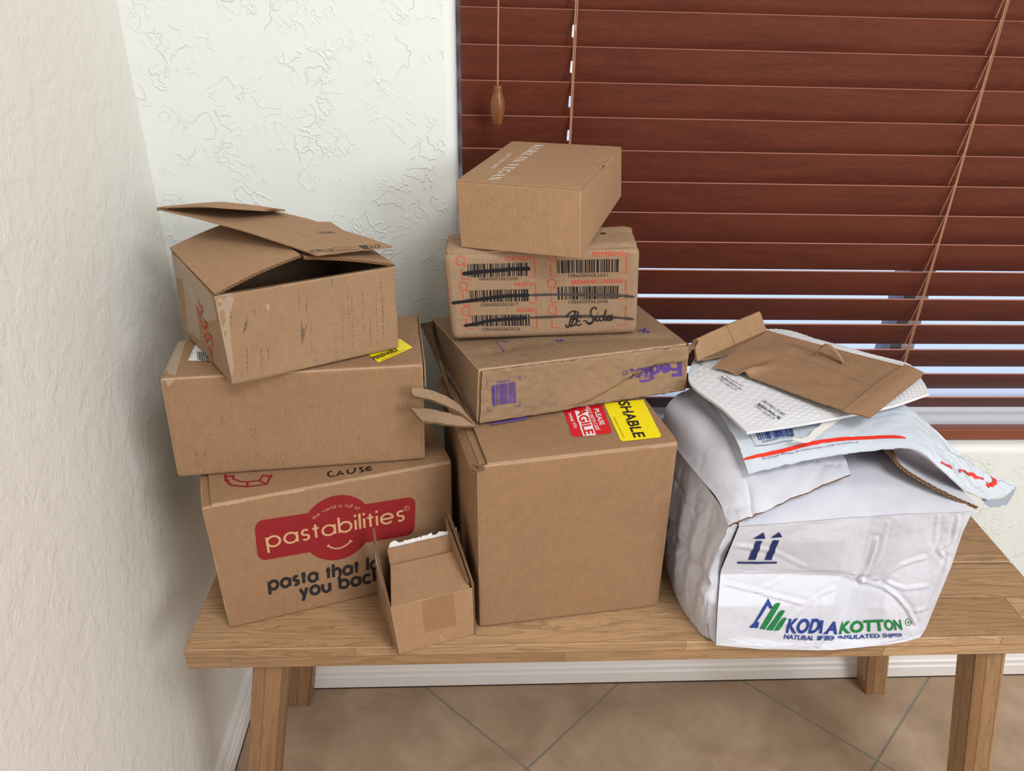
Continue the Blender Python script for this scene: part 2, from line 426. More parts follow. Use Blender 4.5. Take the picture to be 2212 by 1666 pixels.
_k = [0]
def decal(mb, sf, poly, mat, off=.00025, maxl=.012):
    """a flat printed shape (outline in metres on the face) laid onto the surface it is printed on"""
    _k[0] = (_k[0] + 1) % 7; off = off + _k[0] * 1.2e-5
    pts = [Vector((p[0], p[1], 0)) for p in poly]
    tris = [tuple(t) for t in geometry.tessellate_polygon([pts])] if len(poly) > 3 else [(0, 1, 2)]
    tris = [tuple(A(poly[i][0], poly[i][1]) for i in t) for t in tris]
    out = []
    while tris:
        t = tris.pop(); L = [np.linalg.norm(t[i] - t[(i + 1) % 3]) for i in range(3)]; k = int(np.argmax(L))
        if L[k] > maxl:
            m = (t[k] + t[(k + 1) % 3]) / 2; o = t[(k + 2) % 3]
            tris += [(t[k], m, o), (m, t[(k + 1) % 3], o)]
        else: out.append(t)
    for t in out:
        ar = (t[1][0] - t[0][0]) * (t[2][1] - t[0][1]) - (t[1][1] - t[0][1]) * (t[2][0] - t[0][0])
        if abs(ar) < 1e-12: continue
        if ar < 0: t = (t[0], t[2], t[1])
        mb.face([sf.at(p, off) for p in t], [tuple(p) for p in t], mat)
def pdecal(mb, sf, pxs, mat, off=.00025, maxl=.012): decal(mb, sf, [sf.inv(q) for q in pxs], mat, off, maxl)
def strip(mb, sf, pts, wd, mat, off=.0003, maxl=.012, taper=False, jit=0, seed=0):
    pts = [A(p[0], p[1]) for p in pts]; L, R = [], []
    for i, p in enumerate(pts):
        d = pts[min(i + 1, len(pts) - 1)] - pts[max(i - 1, 0)]; d = d / (np.linalg.norm(d) + 1e-12); n = A(-d[1], d[0])
        k = wd / 2 * (1 + jit * nz2(i * 1.3, seed, 3.3))
        if taper and i in (0, len(pts) - 1): k *= .3
        L.append(p + n * k); R.append(p - n * k)
    for i in range(len(pts) - 1): decal(mb, sf, [R[i], R[i + 1], L[i + 1], L[i]], mat, off, maxl)
def pstrip(mb, sf, pxs, wd, mat, **k): strip(mb, sf, [sf.inv(q) for q in pxs], wd, mat, **k)
def dense(pts, n=4):
    """Catmull-Rom through pixel points"""
    P = [A(*p) for p in pts]; P = [2 * P[0] - P[1]] + P + [2 * P[-1] - P[-2]]; out = []
    for i in range(1, len(P) - 2):
        for k in range(n):
            t = k / n; out.append(.5 * (2 * P[i] + (P[i + 1] - P[i - 1]) * t + (2 * P[i - 1] - 5 * P[i] + 4 * P[i + 1] - P[i + 2]) * t * t + (3 * P[i] - P[i - 1] - 3 * P[i + 1] + P[i + 2]) * t ** 3))
    out.append(P[-2]); return out

# ---- lettering
_tc = {}
def font_tris(body, offset=0.0, space=1.0):
    key = (body, offset, space)
    if key in _tc: return _tc[key]
    c = bpy.data.curves.new('t', 'FONT'); c.body = body; c.size = 1; c.offset = offset; c.space_character = space
    c.resolution_u = 3; c.fill_mode = 'FRONT'
    o = bpy.data.objects.new('t', c); me = o.to_mesh()
    me.calc_loop_triangles()
    V = [A(v.co[0], v.co[1]) for v in me.vertices]; T = [[V[i] for i in t.vertices] for t in me.loop_triangles]
    o.to_mesh_clear(); bpy.data.objects.remove(o); bpy.data.curves.remove(c)
    xs = [p[0] for t in T for p in t]; res = (T, min(xs), max(xs)); _tc[key] = res; return res
def anchors(sf, p0, p1, p2): return sf.inv(p0), sf.inv(p1), sf.inv(p2)
def text(mb, sf, body, p0, p1, p2, mat, bold=0.0, off=.0003, cap=.70, space=1.0, shear=0.0, a=None):
    """lettering from baseline start p0 to baseline end p1, p2 = top of capitals above p0"""
    T, x0, x1 = font_tris(body, bold, space)
    a0, a1, a2 = a if a else anchors(sf, p0, p1, p2)
    ex = (a1 - a0) / (x1 - x0); ey = (a2 - a0) / cap
    _k[0] += 1
    for t in T:
        pts = [a0 + ex * (p[0] - x0 + shear * p[1]) + ey * p[1] for p in t]
        decal(mb, sf, pts, mat, off, .02)

def arcp(cx, cy, r, a0, a1, n=14, ry=None):
    ry = ry or r
    return [(cx + r * math.cos(math.radians(a0 + (a1 - a0) * i / n)), cy + ry * math.sin(math.radians(a0 + (a1 - a0) * i / n))) for i in range(n + 1)]
O_ = arcp(.42, .42, .42, 0, 360, 26)
GL = {  # round geometric lower-case letters as strokes: (advance, strokes)
 'a': (.84, [O_, [(.84, 0), (.84, .84)]]), 'b': (.84, [O_, [(0, 0), (0, 1.32)]]), 'c': (.76, [arcp(.42, .42, .42, 45, 315, 20)]),
 'd': (.84, [O_, [(.84, 0), (.84, 1.32)]]), 'e': (.84, [[(.02, .42), (.84, .42)] , arcp(.42, .42, .42, 0, 318, 22)]),
 'f': (.42, [[(.16, 0), (.16, 1.05)] + arcp(.38, 1.05, .22, 180, 85, 6)[1:], [(-.04, .8), (.4, .8)]]),
 'h': (.70, [[(0, 0), (0, 1.32)], arcp(.35, .47, .35, 180, 0, 12) + [(.70, 0)]]), 'i': (0, [[(0, 0), (0, .84)], [(0, 1.1), (0, 1.3)]]),
 'k': (.62, [[(0, 0), (0, 1.32)], [(.03, .36), (.56, .84)], [(.2, .5), (.62, 0)]]), 'l': (0, [[(0, 0), (0, 1.32)]]),
 'o': (.84, [O_]), 'p': (.84, [O_, [(0, -.46), (0, .84)]]), 'r': (.36, [[(0, 0), (0, .84)], arcp(.30, .5, .30, 180, 75, 8)]),
 's': (.52, [arcp(.26, .63, .215, 35, 270, 12) + arcp(.26, .21, .215, 90, -145, 12)[1:]]),
 't': (.30, [[(.14, 0), (.14, 1.12)], [(-.08, .8), (.36, .8)]]), 'u': (.70, [[(0, .84), (0, .35)] + arcp(.35, .35, .35, 180, 360, 12)[1:] + [(.7, .84)], [(.7, 0), (.7, .4)]]),
 'v': (.66, [[(0, .84), (.33, 0), (.66, .84)]]), 'w': (1.0, [[(0, .84), (.25, 0), (.5, .84), (.75, 0), (1.0, .84)]]),
 'y': (.66, [[(0, .84), (.34, .06)], [(.68, .84), (.14, -.46)]]), ' ': (.30, []),
}
def layout(s, gap=.34):
    x = 0; out = []
    for ch in s:
        adv, st = GL[ch]
        for k in st: out.append([(x + p[0], p[1]) for p in k])
        x += adv + gap
    return out, x - gap
def geo_text(mb, sf, s, p0, p1, p2, mat, wd=.2, off=.0005, gap=.36, ref=None):
    """p0 baseline left, p1 baseline right of ref (default the whole string), p2 x-height top above p0"""
    st, W = layout(s, gap); Wr = layout(ref, gap)[1] if ref else W
    a0, a1, a2 = anchors(sf, p0, p1, p2)
    ex = (a1 - a0) / Wr; ey = (a2 - a0) / .94
    for k, line in enumerate(st):
        pts = [A(*p) for p in line]; L, R = [], []
        for i, p in enumerate(pts):
            if i == 0: d = pts[1] - p
            elif i == len(pts) - 1: d = p - pts[-2]
            else: d = unit(pts[i + 1] - p) + unit(p - pts[i - 1])
            if len(pts) > 20 and i in (0, len(pts) - 1) and np.linalg.norm(pts[0] - pts[-1]) < 1e-6: d = unit(pts[1] - pts[0]) + unit(pts[-1] - pts[-2])
            d = d / (np.linalg.norm(d) + 1e-9); n = A(-d[1], d[0]); L.append(p + n * wd / 2); R.append(p - n * wd / 2)
        for i in range(len(pts) - 1):
            decal(mb, sf, [a0 + ex * q[0] + ey * (q[1] + wd * .4) for q in (R[i], R[i + 1], L[i + 1], L[i])], mat, off + (k % 4) * 3e-5, .02)

def barcode(mb, sf, tl, tr, bl, n, mat, seed, fill=.55, off=.0003):
    rnd = random.Random(seed); a, b, c = anchors(sf, tl, tr, bl)
    ws = []; 
    for i in range(n): ws += [rnd.choice([1, 1, 2, 3]), rnd.choice([1, 1, 2])]
    tot = sum(ws[:-1]); x = 0
    for i, q in enumerate(ws[:-1]):
        if i % 2 == 0:
            u0, u1 = x / tot, (x + q) / tot
            decal(mb, sf, [a + (b - a) * u0, a + (b - a) * u1, a + (b - a) * u1 + (c - a), a + (b - a) * u0 + (c - a)], mat, off, .03)
        x += q

# ---- cardboard box body: six rounded, slightly warped faces
def spaced(n, r):
    r = min(r, .2)
    return [0, r * .35, r * .7, r * 1.0] + [r * 1.3 + (1 - 2.6 * r) * i / n for i in range(n + 1)] + [1 - r, 1 - r * .7, 1 - r * .35, 1]
def box_faces(c, r=.003, warp=.0008, seed=0, dents=None, wscale=7):
    c = [A(*x) for x in c]; W = np.linalg.norm(c[1] - c[0]); D_ = np.linalg.norm(c[3] - c[0]); H = np.linalg.norm(c[4] - c[0])
    dims = A(W, D_, H); dents = dents or {}
    def tri(a, b, h):
        lo = (c[0] * (1 - a) + c[1] * a) * (1 - b) + (c[3] * (1 - a) + c[2] * a) * b
        hi = (c[4] * (1 - a) + c[5] * a) * (1 - b) + (c[7] * (1 - a) + c[6] * a) * b
        return lo * (1 - h) + hi * h
    maps = {'front': (lambda s, t: (s, 0, t), (0, 2)), 'right': (lambda s, t: (1, s, t), (1, 2)), 'back': (lambda s, t: (1 - s, 1, t), (0, 2)),
            'left': (lambda s, t: (0, 1 - s, t), (1, 2)), 'top': (lambda s, t: (s, t, 1), (0, 1)), 'bottom': (lambda s, t: (s, 1 - t, 0), (0, 1))}
    out = {}
    for fi, (k, (mp, ax)) in enumerate(maps.items()):
        n0 = unit(np.cross(tri(*mp(1, .5)) - tri(*mp(0, .5)), tri(*mp(.5, 1)) - tri(*mp(.5, 0))))
        def P(s, t, mp=mp, ax=ax, n0=n0, fi=fi, k=k):
            p = A(*mp(s, t)) * dims; q = np.clip(p, r, dims - r); d = p - q; L = np.linalg.norm(d)
            if L > 1e-9: p = q + d / L * min(r, L) if L > r else p
            x = tri(*(p / dims))
            e = min(s, 1 - s) * dims[ax[0]]; g = min(t, 1 - t) * dims[ax[1]]
            fade = smooth(min(e, g) / .02)
            dsp = warp * (.15 if k in ('top', 'bottom') else 1.6) * nz2(s * dims[ax[0]] * wscale + fi * 9.1, t * dims[ax[1]] * wscale, seed + fi) * fade
            if k in dents: dsp += dents[k](s, t, x)
            return x + n0 * dsp
        out[k] = Surf(P, dims[ax[0]], dims[ax[1]])
    return out, dims
def add_faces(mb, sfs, dims, mat, r=.003, n=14, crease=None, crease_w=.0012, skip=(), seed=0):
    for k, sf in sfs.items():
        if k in skip: continue
        S = spaced(max(4, int(sf.w / .3 * n)), r / sf.w); T = spaced(max(4, int(sf.h / .3 * n)), r / sf.h)
        fo = {'front': 0, 'right': .37, 'back': .74, 'left': 1.11, 'top': 1.5, 'bottom': 1.9}[k]
        def mf(a, b, sf=sf):
            if crease is None: return mat
            e = min(min(a, 1 - a) * sf.w, min(b, 1 - b) * sf.h)
            return crease if e < crease_w * (1 + 1.3 * nz2(a * sf.w * 60, b * sf.h * 60, seed)) else mat
        mb.grid(sf.P, S, T, mat, lambda a, b, sf=sf, fo=fo: (a * sf.w + fo, b * sf.h + fo * .3), matf=mf)

def sheet(mb, P, ns, nt, th, mat, back=None, edge=None, w=None, h=None, rough=None, matf=None, S=None, T=None, hinge=None):
    """a board or film of real thickness following P(s,t); rough = per-side raggedness in metres (s0,s1,t0,t1)"""
    back = back or mat; edge = edge or mat
    S = S or [i / ns for i in range(ns + 1)]; T = T or [i / nt for i in range(nt + 1)]
    w = w or np.linalg.norm(P(1, .5) - P(0, .5)); h = h or np.linalg.norm(P(.5, 1) - P(.5, 0))
    if rough:
        P0 = P; sd = rough[4] if len(rough) > 4 else 0
        def P(a, b):
            def rg(x, k): return rough[k] * (nz2(x * 9, sd + k, 1) + .55 * nz2(x * 37, sd + k, 2) + .25 * nz2(x * 90, sd + k, 5))
            da = (1 - a) * rg(b * h * 10, 0) / w - a * rg(b * h * 10, 1) / w
            db = (1 - b) * rg(a * w * 10, 2) / h - b * rg(a * w * 10, 3) / h
            return P0(a + da * 1.0, b + db * 1.0)
    G = np.array([[P(a, b) for b in T] for a in S])
    Nn = np.cross(np.gradient(G, axis=0), np.gradient(G, axis=1)); Nn /= np.linalg.norm(Nn, axis=2, keepdims=True) + 1e-12
    gt, gb = G + Nn * th / 2, G - Nn * th / 2
    uvf = lambda a, b: (a * w, b * h)
    mb.grid(gt, S, T, mat, uvf, matf=matf); mb.grid(gb, S, T, back, uvf, flip=True)
    E = [0, .5, 1]
    for ei, (tl, bl_, L, seq, fl) in enumerate(((gt[:, 0], gb[:, 0], w, S, False), (gt[:, -1], gb[:, -1], w, S, True), (gt[0], gb[0], h, T, True), (gt[-1], gb[-1], h, T, False))):
        mb.grid(np.stack([bl_, (tl + bl_) / 2, tl], 1), seq, E, m_crease if hinge == ei else edge, lambda a, e, L=L: (a * L, e), flip=fl)
    cache = {}
    def N(a, b):
        key = (round(a * 200), round(b * 200))
        if key not in cache:
            a, b = min(1, max(0, key[0] / 200)), min(1, max(0, key[1] / 200)); e = 4e-3
            a0, a1 = max(0, a - e), min(1, a + e); b0, b1 = max(0, b - e), min(1, b + e)
            cache[key] = unit(np.cross(P(a1, b) - P(a0, b), P(a, b1) - P(a, b0)))
        return cache[key]
    return Surf(lambda a, b: P(a, b) + N(a, b) * th / 2, w, h)

def net(rows, lin_=False):
    """smooth surface through a net of 3D control points rows[t][s]"""
    G = np.array(rows, float); nr, nc = G.shape[:2]
    def cr(p0, p1, p2, p3, t): return .5 * (2 * p1 + (p2 - p0) * t + (2 * p0 - 5 * p1 + 4 * p2 - p3) * t * t + (3 * p1 - p0 - 3 * p2 + p3) * t ** 3)
    def row(r, s):
        x = s * (nc - 1); i = int(min(nc - 2, max(0, math.floor(x)))); f = x - i
        g = lambda k: r[k] if 0 <= k < nc else (2 * r[0] - r[1] if k < 0 else 2 * r[-1] - r[-2])
        if lin_ or nc < 3: return g(i) * (1 - f) + g(i + 1) * f
        return cr(g(i - 1), g(i), g(i + 1), g(i + 2), f)
    def P(s, t):
        y = t * (nr - 1); j = int(min(nr - 2, max(0, math.floor(y)))); f = y - j
        g = lambda k: row(G[k], s) if 0 <= k < nr else (2 * row(G[0], s) - row(G[1], s) if k < 0 else 2 * row(G[-1], s) - row(G[-2], s))
        if lin_ or nr < 3: return g(j) * (1 - f) + g(j + 1) * f
        return cr(g(j - 1), g(j), g(j + 1), g(j + 2), f)
    return P
def bil(a, b, c, d):                        # corners s0t0, s1t0, s1t1, s0t1
    a, b, c, d = A(*a), A(*b), A(*c), A(*d)
    return lambda s, t: (a * (1 - s) + b * s) * (1 - t) + (d * (1 - s) + c * s) * t

# ------------------------------------------------------------------ the room
LX, RX, FY, CZ = 0.0, 3.4, -3.6, 2.45
WX0, WX1, WZ0, WZ1 = 0.4215, 2.05, 0.552, 2.02       # window opening
mb = MB(); mb.box((-.1, FY - .1, -.1), (RX + .1, .25, 0), m_tile); struct(mb.build('floor', smooth_=False))
mb = MB(); mb.box((-.1, FY - .1, CZ), (RX + .1, .25, CZ + .1), m_ceil); struct(mb.build('ceiling', smooth_=False))
mb = MB(); mb.box((-.12, FY - .1, 0), (0, .25, CZ), m_wall_l); struct(mb.build('wall_left', smooth_=False))
mb = MB(); mb.box((RX, FY - .1, 0), (RX + .12, .25, CZ), m_wall_l); struct(mb.build('wall_right', smooth_=False))
mb = MB(); mb.box((0, FY - .12, 0), (RX, FY, CZ), m_wall_l); struct(mb.build('wall_front', smooth_=False))
# back wall with the rounded window reveal
mb = MB(); WT = .16
def wallrect(x0, x1, z0, z1): mb.box((x0, 0, z0), (x1, WT, z1), m_wall_b)
rr = .014
wallrect(0, WX0 - rr, 0, CZ); wallrect(WX1 + rr, RX, 0, CZ); wallrect(WX0 - rr, WX1 + rr, 0, WZ0 - rr); wallrect(WX0 - rr, WX1 + rr, WZ1 + rr, CZ)
# bullnose edges (quarter rounds) and reveals
prof = [(rr - rr * math.cos(a), rr - rr * math.sin(a)) for a in [math.pi / 2 * k / 8 for k in range(9)]]
def pr_pt(side, u, off, dep):               # off: from the wall face corner towards the opening, dep: into the wall
    if side == 'l': return A(WX0 - rr + off, dep, u)
    if side == 'r': return A(WX1 + rr - off, dep, u)
    if side == 'b': return A(u, dep, WZ0 - rr + off)
    return A(u, dep, WZ1 + rr - off)
for side, u0, u1, fl in (('l', WZ0 - rr, WZ1 + rr, False), ('r', WZ0 - rr, WZ1 + rr, True), ('b', WX0 - rr, WX1 + rr, True), ('t', WX0 - rr, WX1 + rr, False)):
    q = [(math.sin(a) * rr, rr - math.cos(a) * rr) for a in [math.pi / 2 * k / 8 for k in range(9)]] + [(rr, WT)]
    mb.grid(lambda a, b, side=side, q=q: pr_pt(side, u0 + (u1 - u0) * b, *q[int(round(a * 9))]), [k / 9 for k in range(10)], [0, .5, 1], m_wall_s, flip=not fl)
struct(mb.build('wall_back', angle=60))
# baseboards with a moulded profile
BP = [(0, 0), (.013, 0), (.013, .028), (.0105, .031), (.0105, .037), (.013, .040), (.013, .043), (.010, .047), (.0085, .053), (.0075, .058), (.004, .062), (0, .064)]
def baseboard(name, f, L):
    mb = MB()
    for i in range(len(BP) - 1):
        a, b = BP[i], BP[i + 1]
        mb.face([f(0, *a), f(L, *a), f(L, *b), f(0, *b)], [(0, 0), (1, 0), (1, 1), (0, 1)], m_base)
    mb.face([f(L, *p) for p in BP], [(0, 0)] * len(BP), m_base); mb.face([f(0, *p) for p in BP][::-1], [(0, 0)] * len(BP), m_base)
    g = (( .0, .0), (.0145, .0), (.0145, .0016), (.0, .0016))
    for a, b in zip(g, g[1:]): mb.face([f(0, *a), f(L, *a), f(L, *b), f(0, *b)], [(0, 0)] * 4, m_gap)
    struct(mb.build(name, smooth_=False))
baseboard('baseboard_back', lambda u, o, z: A(u, -o, z), RX)
baseboard('baseboard_left', lambda u, o, z: A(o, -u, z), 3.4)

# window behind the blind: vinyl frame, mullion, glass
mb = MB(); y0, y1 = .095, .135
for x0, x1, z0, z1 in ((WX0, WX0 + .035, WZ0, WZ1), (WX1 - .035, WX1, WZ0, WZ1), (WX0, WX1, WZ0, WZ0 + .045), (WX0, WX1, WZ1 - .035, WZ1)):
    mb.box((x0, y0, z0), (x1, y1, z1), m_vinyl)
mb.box((WX0, .072, WZ0), (WX1, .095, WZ0 + .018), m_vinyl)
wf = struct(mb.build('window_1', smooth_=False))
mb = MB(); mb.box((1.165, .088, WZ0), (1.185, .138, WZ1), m_vdark); mb.box((1.185, .1, WZ0), (1.215, .12, WZ1), m_vinyl); mb.build('mullion', wf, smooth_=False)
t = NT('window_glass'); t.b.inputs['Transmission Weight'].default_value = 1; t.b.inputs['IOR'].default_value = 1.01; m_glass = t.set((1, 1, 1), 0, .1)
mb = MB(); mb.box((WX0 + .03, .113, WZ0 + .04), (WX1 - .03, .116, WZ1 - .03), m_glass); mb.build('pane', wf, smooth_=False)
# what the gaps show: pale patio ground and a far garden wall outside
mb = MB(); mb.box((-1.5, .4, -.12), (5, 9, -.05), plain('outdoor_concrete', lin(206, 210, 220), .9)); struct(mb.build('ground_outside', smooth_=False))

# ------------------------------------------------------------------ wooden blind
bl = empty('window_blind', (1.2, .04, WZ1 - .02), 'reddish-brown wooden slatted blind covering the window above the bench', 'blind')
BX0, BX1 = .4285, 2.035; PITCH = .0445; BY = .030
LAD = [(.5805, True), (1.1605, False), (1.74, False)]
rs = random.Random(4)
for k in range(-17, 14):
    z = 1.2146 - PITCH * k
    if z > WZ1 - .05: continue
    th = math.radians(19 + 1.1 * max(0, k - 3) + 1.2 * max(0, k - 6)); wd = .0535; tk = .0023
    d = A(0, math.sin(th), -math.cos(th)); n = A(0, -math.cos(th), -math.sin(th))
    top = A(0, BY, z); dz = rs.uniform(-.0006, .0006)
    mb = MB()
    xs = [BX0]
    for lx, _ in LAD: xs += [lx - .0022, lx + .0022]
    xs += [BX1]; us = [0, .019, .036, wd]
    if k == 13: us = [0, .014, .026, .040]
    # slightly curved slat with route holes for the cords
    def pt(x, u, f): return A(x, 0, 0) + top + d * u + n * (f * tk + .0004 * math.sin(math.pi * u / wd)) + A(0, 0, dz)
    for i in range(len(xs) - 1):
        for j in range(3):
            if i == 1 and j == 1: continue
            uv = [(0, 0)] * 4
            mb.face([pt(xs[i], us[j + 1], 1), pt(xs[i + 1], us[j + 1], 1), pt(xs[i + 1], us[j], 1), pt(xs[i], us[j], 1)], uv, m_blind)
            mb.face([pt(xs[i], us[j], 0), pt(xs[i + 1], us[j], 0), pt(xs[i + 1], us[j + 1], 0), pt(xs[i], us[j + 1], 0)], uv, m_blind)
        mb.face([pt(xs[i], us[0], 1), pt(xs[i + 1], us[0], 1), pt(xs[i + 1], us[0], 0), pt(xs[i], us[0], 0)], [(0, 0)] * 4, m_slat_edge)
        mb.face([pt(xs[i], us[3], 0), pt(xs[i + 1], us[3], 0), pt(xs[i + 1], us[3], 1), pt(xs[i], us[3], 1)], [(0, 0)] * 4, m_blind)
        if i == 1:
            for (xa, ua), (xb, ub) in (((xs[i], us[1]), (xs[i], us[2])), ((xs[i + 1], us[2]), (xs[i + 1], us[1])), ((xs[i], us[2]), (xs[i + 1], us[2])), ((xs[i + 1], us[1]), (xs[i], us[1]))):
                mb.face([pt(xa, ua, 0), pt(xb, ub, 0), pt(xb, ub, 1), pt(xa, ua, 1)], [(0, 0)] * 4, m_blind)
    for x in (BX0, BX1):
        for j in range(3):
            f = [pt(x, us[j], 0), pt(x, us[j + 1], 0), pt(x, us[j + 1], 1), pt(x, us[j], 1)]
            mb.face(f if x == BX0 else f[::-1], [(0, 0)] * 4, m_blind)
    mb.build('slat', bl, smooth_=False)
# bottom rail
mb = MB(); mb.box((BX0, .020, .5535), (BX1, .040, .5760), m_rail); mb.build('bottom_rail', bl, smooth_=False, bevel=.003)
mb = MB(); mb.box((BX0 - .003, .016, WZ1 - .06), (BX1 + .003, .07, WZ1 - .002), m_rail); mb.build('headrail', bl, smooth_=False)
# ladder cords: a front string, a back string and the cross strings under every slat
for lx, near in LAD:
    mb = MB(); fy = BY - .006
    zs = [1.95 - i * .02 for i in range(70)]
    mb.tube([(lx + .0005 * math.sin(z * 300), fy, z) for z in zs if z > .575], .0011, m_cord, 6)
    mb.tube([(lx + .002, fy - .0005, z) for z in (1.95, 1.2, .58)], .0007, m_cord, 5)
    for k in range(-15, 14):
        z = 1.2146 - PITCH * k
        if not near:
            mb.tube([(lx - .001, fy, z + .004), (lx - .0095, fy + .0005, z - PITCH + .003)], .0006, m_cord, 4)
    mb.build('ladder_cord', bl)
# pull cord with turned wooden tassel
mb = MB(); cy = -.004
mb.tube([(.4775, .01, 1.94), (.4778, cy, 1.6), (.4780, cy, 1.121)], .0011, m_cord, 8)
pc = mb.build('pull_cord', bl)
mb = MB()
pr = [(.0035, 1.124), (.0052, 1.123), (.0056, 1.1195), (.0052, 1.1175), (.0075, 1.112), (.0095, 1.105), (.0102, 1.098), (.0096, 1.090), (.0082, 1.083), (.0066, 1.0775), (.0060, 1.0755)]
mb.tube([(.4782, cy, z) for r_, z in pr], [r_ for r_, z in pr], m_tassel, 20)
tas = mb.build('tassel', sub(pc, bl), angle=60)

# ------------------------------------------------------------------ bench
BZ = .5202; BT = .0325; bx0, bx1 = .0862, 1.235; by0, by1 = -.422, -.031
bench = empty('bench', (.66, -.23, 0), 'long light acacia wood bench under the blind, holding all the boxes', 'bench')
def plank(y0, y1, seed):
    mb = MB(); bv = .002
    x = lambda a: bx0 + (bx1 - bx0) * a
    c = [(bx0, y0, BZ - BT), (bx1, y0, BZ - BT), (bx1, y1, BZ - BT), (bx0, y1, BZ - BT), (bx0, y0, BZ), (bx1, y0, BZ), (bx1, y1, BZ), (bx0, y1, BZ)]
    L = bx1 - bx0; d = y1 - y0
    F = lambda pts, uvs: mb.face([c[i] for i in pts], uvs, m_wood)
    o = seed
    F((4, 5, 6, 7), [(o, o), (o + L, o), (o + L, o + d), (o, o + d)]); F((3, 2, 1, 0), [(o, 0), (o + L, 0), (o + L, d), (o, d)])
    F((0, 1, 5, 4), [(o + .2, .0545), (o + .2 + L, .0545), (o + .2 + L, .0545 + BT), (o + .2, .0545 + BT)])
    F((2, 3, 7, 6), [(o, .06), (o + L, .06), (o + L, .06 + BT), (o, .06 + BT)])
    for q in ((1, 2, 6, 5), (3, 0, 4, 7)): F(q, [(5, 0), (5.02, 0), (5.02, .03), (5, .03)])
    o_ = mb.build('seat_board', bench, smooth_=False, bevel=.0018)
plank(by0, -.2735, .43); plank(-.2710, by1, 1.35)
def leg(xt, yt, xb, yb, ztop=BZ - BT + .001):
    mb = MB(); wx, wy = .043, .046
    c = []
    for x, y, z in ((xb, yb, 0), (xt, yt, ztop)):
        c += [(x, y, z), (x + wx, y, z), (x + wx, y + wy, z), (x, y + wy, z)]
    c = [A(*p) for p in c]
    for (a, b, d_, e) in ((0, 1, 5, 4), (1, 2, 6, 5), (2, 3, 7, 6), (3, 0, 4, 7)):
        u = a * .0135 + xt * .3
        mb.face([c[a], c[b], c[d_], c[e]], [(0, u), (0, u + .044), (.5, u + .044), (.5, u)], m_wood2)
    mb.face([c[3], c[2], c[1], c[0]], [(0, 0)] * 4, m_wood2); mb.face([c[4], c[5], c[6], c[7]], [(0, 0)] * 4, m_wood2)
    mb.build('leg', bench, smooth_=False, bevel=.0025)
leg(.163, -.408, .078, -.412); leg(1.118, -.408, 1.229, -.412)
leg(.163, -.100, .078, -.057); leg(1.118, -.100, 1.229, -.057)
mb = MB(); mb.box((.20, -.40, BZ - BT - .045), (1.12, -.38, BZ - BT), m_wood2) ; 
mb = MB(); mb.box((.175, -.37, BZ - BT - .02), (.21, -.09, BZ - BT + .0005), m_wood2); mb.build('brace', bench, smooth_=False)
mb = MB(); mb.box((1.10, -.37, BZ - BT - .02), (1.135, -.09, BZ - BT + .0005), m_wood2); mb.build('brace', bench, smooth_=False)

# ------------------------------------------------------------------ left stack, lowest: box with the red logo
C_A1 = [[.133, -.3858, .5208], [.4159, -.2906, .5208], [.3418, -.0712, .5208], [.0581, -.1672, .5208],
        [.1306, -.3871, .7138], [.4172, -.2902, .7138], [.3418, -.0712, .7138], [.058, -.1672, .7138]]
C_A2 = [[.0862, -.3305, .7152], [.3837, -.2923, .7152], [.3698, -.1612, .7152], [.0723, -.2007, .7152],
        [.0914, -.3308, .8499], [.3868, -.2928, .8499], list(az(902, 677, .8499)), list(az(384, 733, .8499))]
C_A3 = [[.1793, -.3529, .8519], [.355, -.2509, .8519], [.2536, -.0815, .8519], [.0794, -.2039, .8519],
        [.1765, -.3542, .9589], [.3552, -.2449, .9557], [.2536, -.0815, .9582], [.0789, -.1915, .9552]]
C_C1 = [[.4521, -.3914, .5208], [.6925, -.3565, .5208], [.6483, -.1219, .5208], [.4016, -.1712, .5208],
        [.4498, -.3975, .7768], [.6916, -.3488, .7768], [.6481, -.1219, .7768], [.4014, -.1711, .7768]]
C_C2 = [[.4482, -.313, .7796], [.7281, -.2269, .7796], [.6645, -.0188, .7796], [.3837, -.096, .7796],
        [.4509, -.3075, .851], [.7242, -.2212, .8469], [.6640, -.0188, .842], [.3848, -.1031, .8306]]
C_C3 = [[.4171, -.217, .8475], [.6603, -.1941, .8475], [.6545, -.1246, .8455], [.4186, -.1373, .8400],
        [.4087, -.2224, .9655], [.647, -.2244, .9760], [.6494, -.1487, .9780], [.4104, -.1473, .9661]]
f1, f2 = az(995, 535, .9675), az(1253.5, 560, .9735)
C_C4 = [list(f1), list(f2), [.6500, -.0425, .9890], [.5000, -.0350, .9830],
        [.426, -.2092, 1.0449], [.5661, -.2641, 1.0503], [.6378, -.0855, 1.0617], [.4972, -.0303, 1.056]]
def mid(c): c = np.array(c, float); return (*c[:4].mean(0)[:2], float(c[:4, 2].min()))
GB = 'cardboard boxes on the bench'

def lift(c, top):                           # shortens a body so that flaps of real thickness can close it
    c = [A(*x) for x in c]
    for i in range(4, 8): c[i] = c[i] - A(0, 0, top)
    return c

rA1 = empty('cardboard_box', mid(C_A1), 'brown box with a red logo panel, bottom of the left stack', 'box', GB)
TH = .0035
sf, dm = box_faces(lift(C_A1, TH), .003, .0010, 1)
mb = MB(); add_faces(mb, sf, dm, m_kraft, crease=m_crease, seed=1)
F = sf['front']
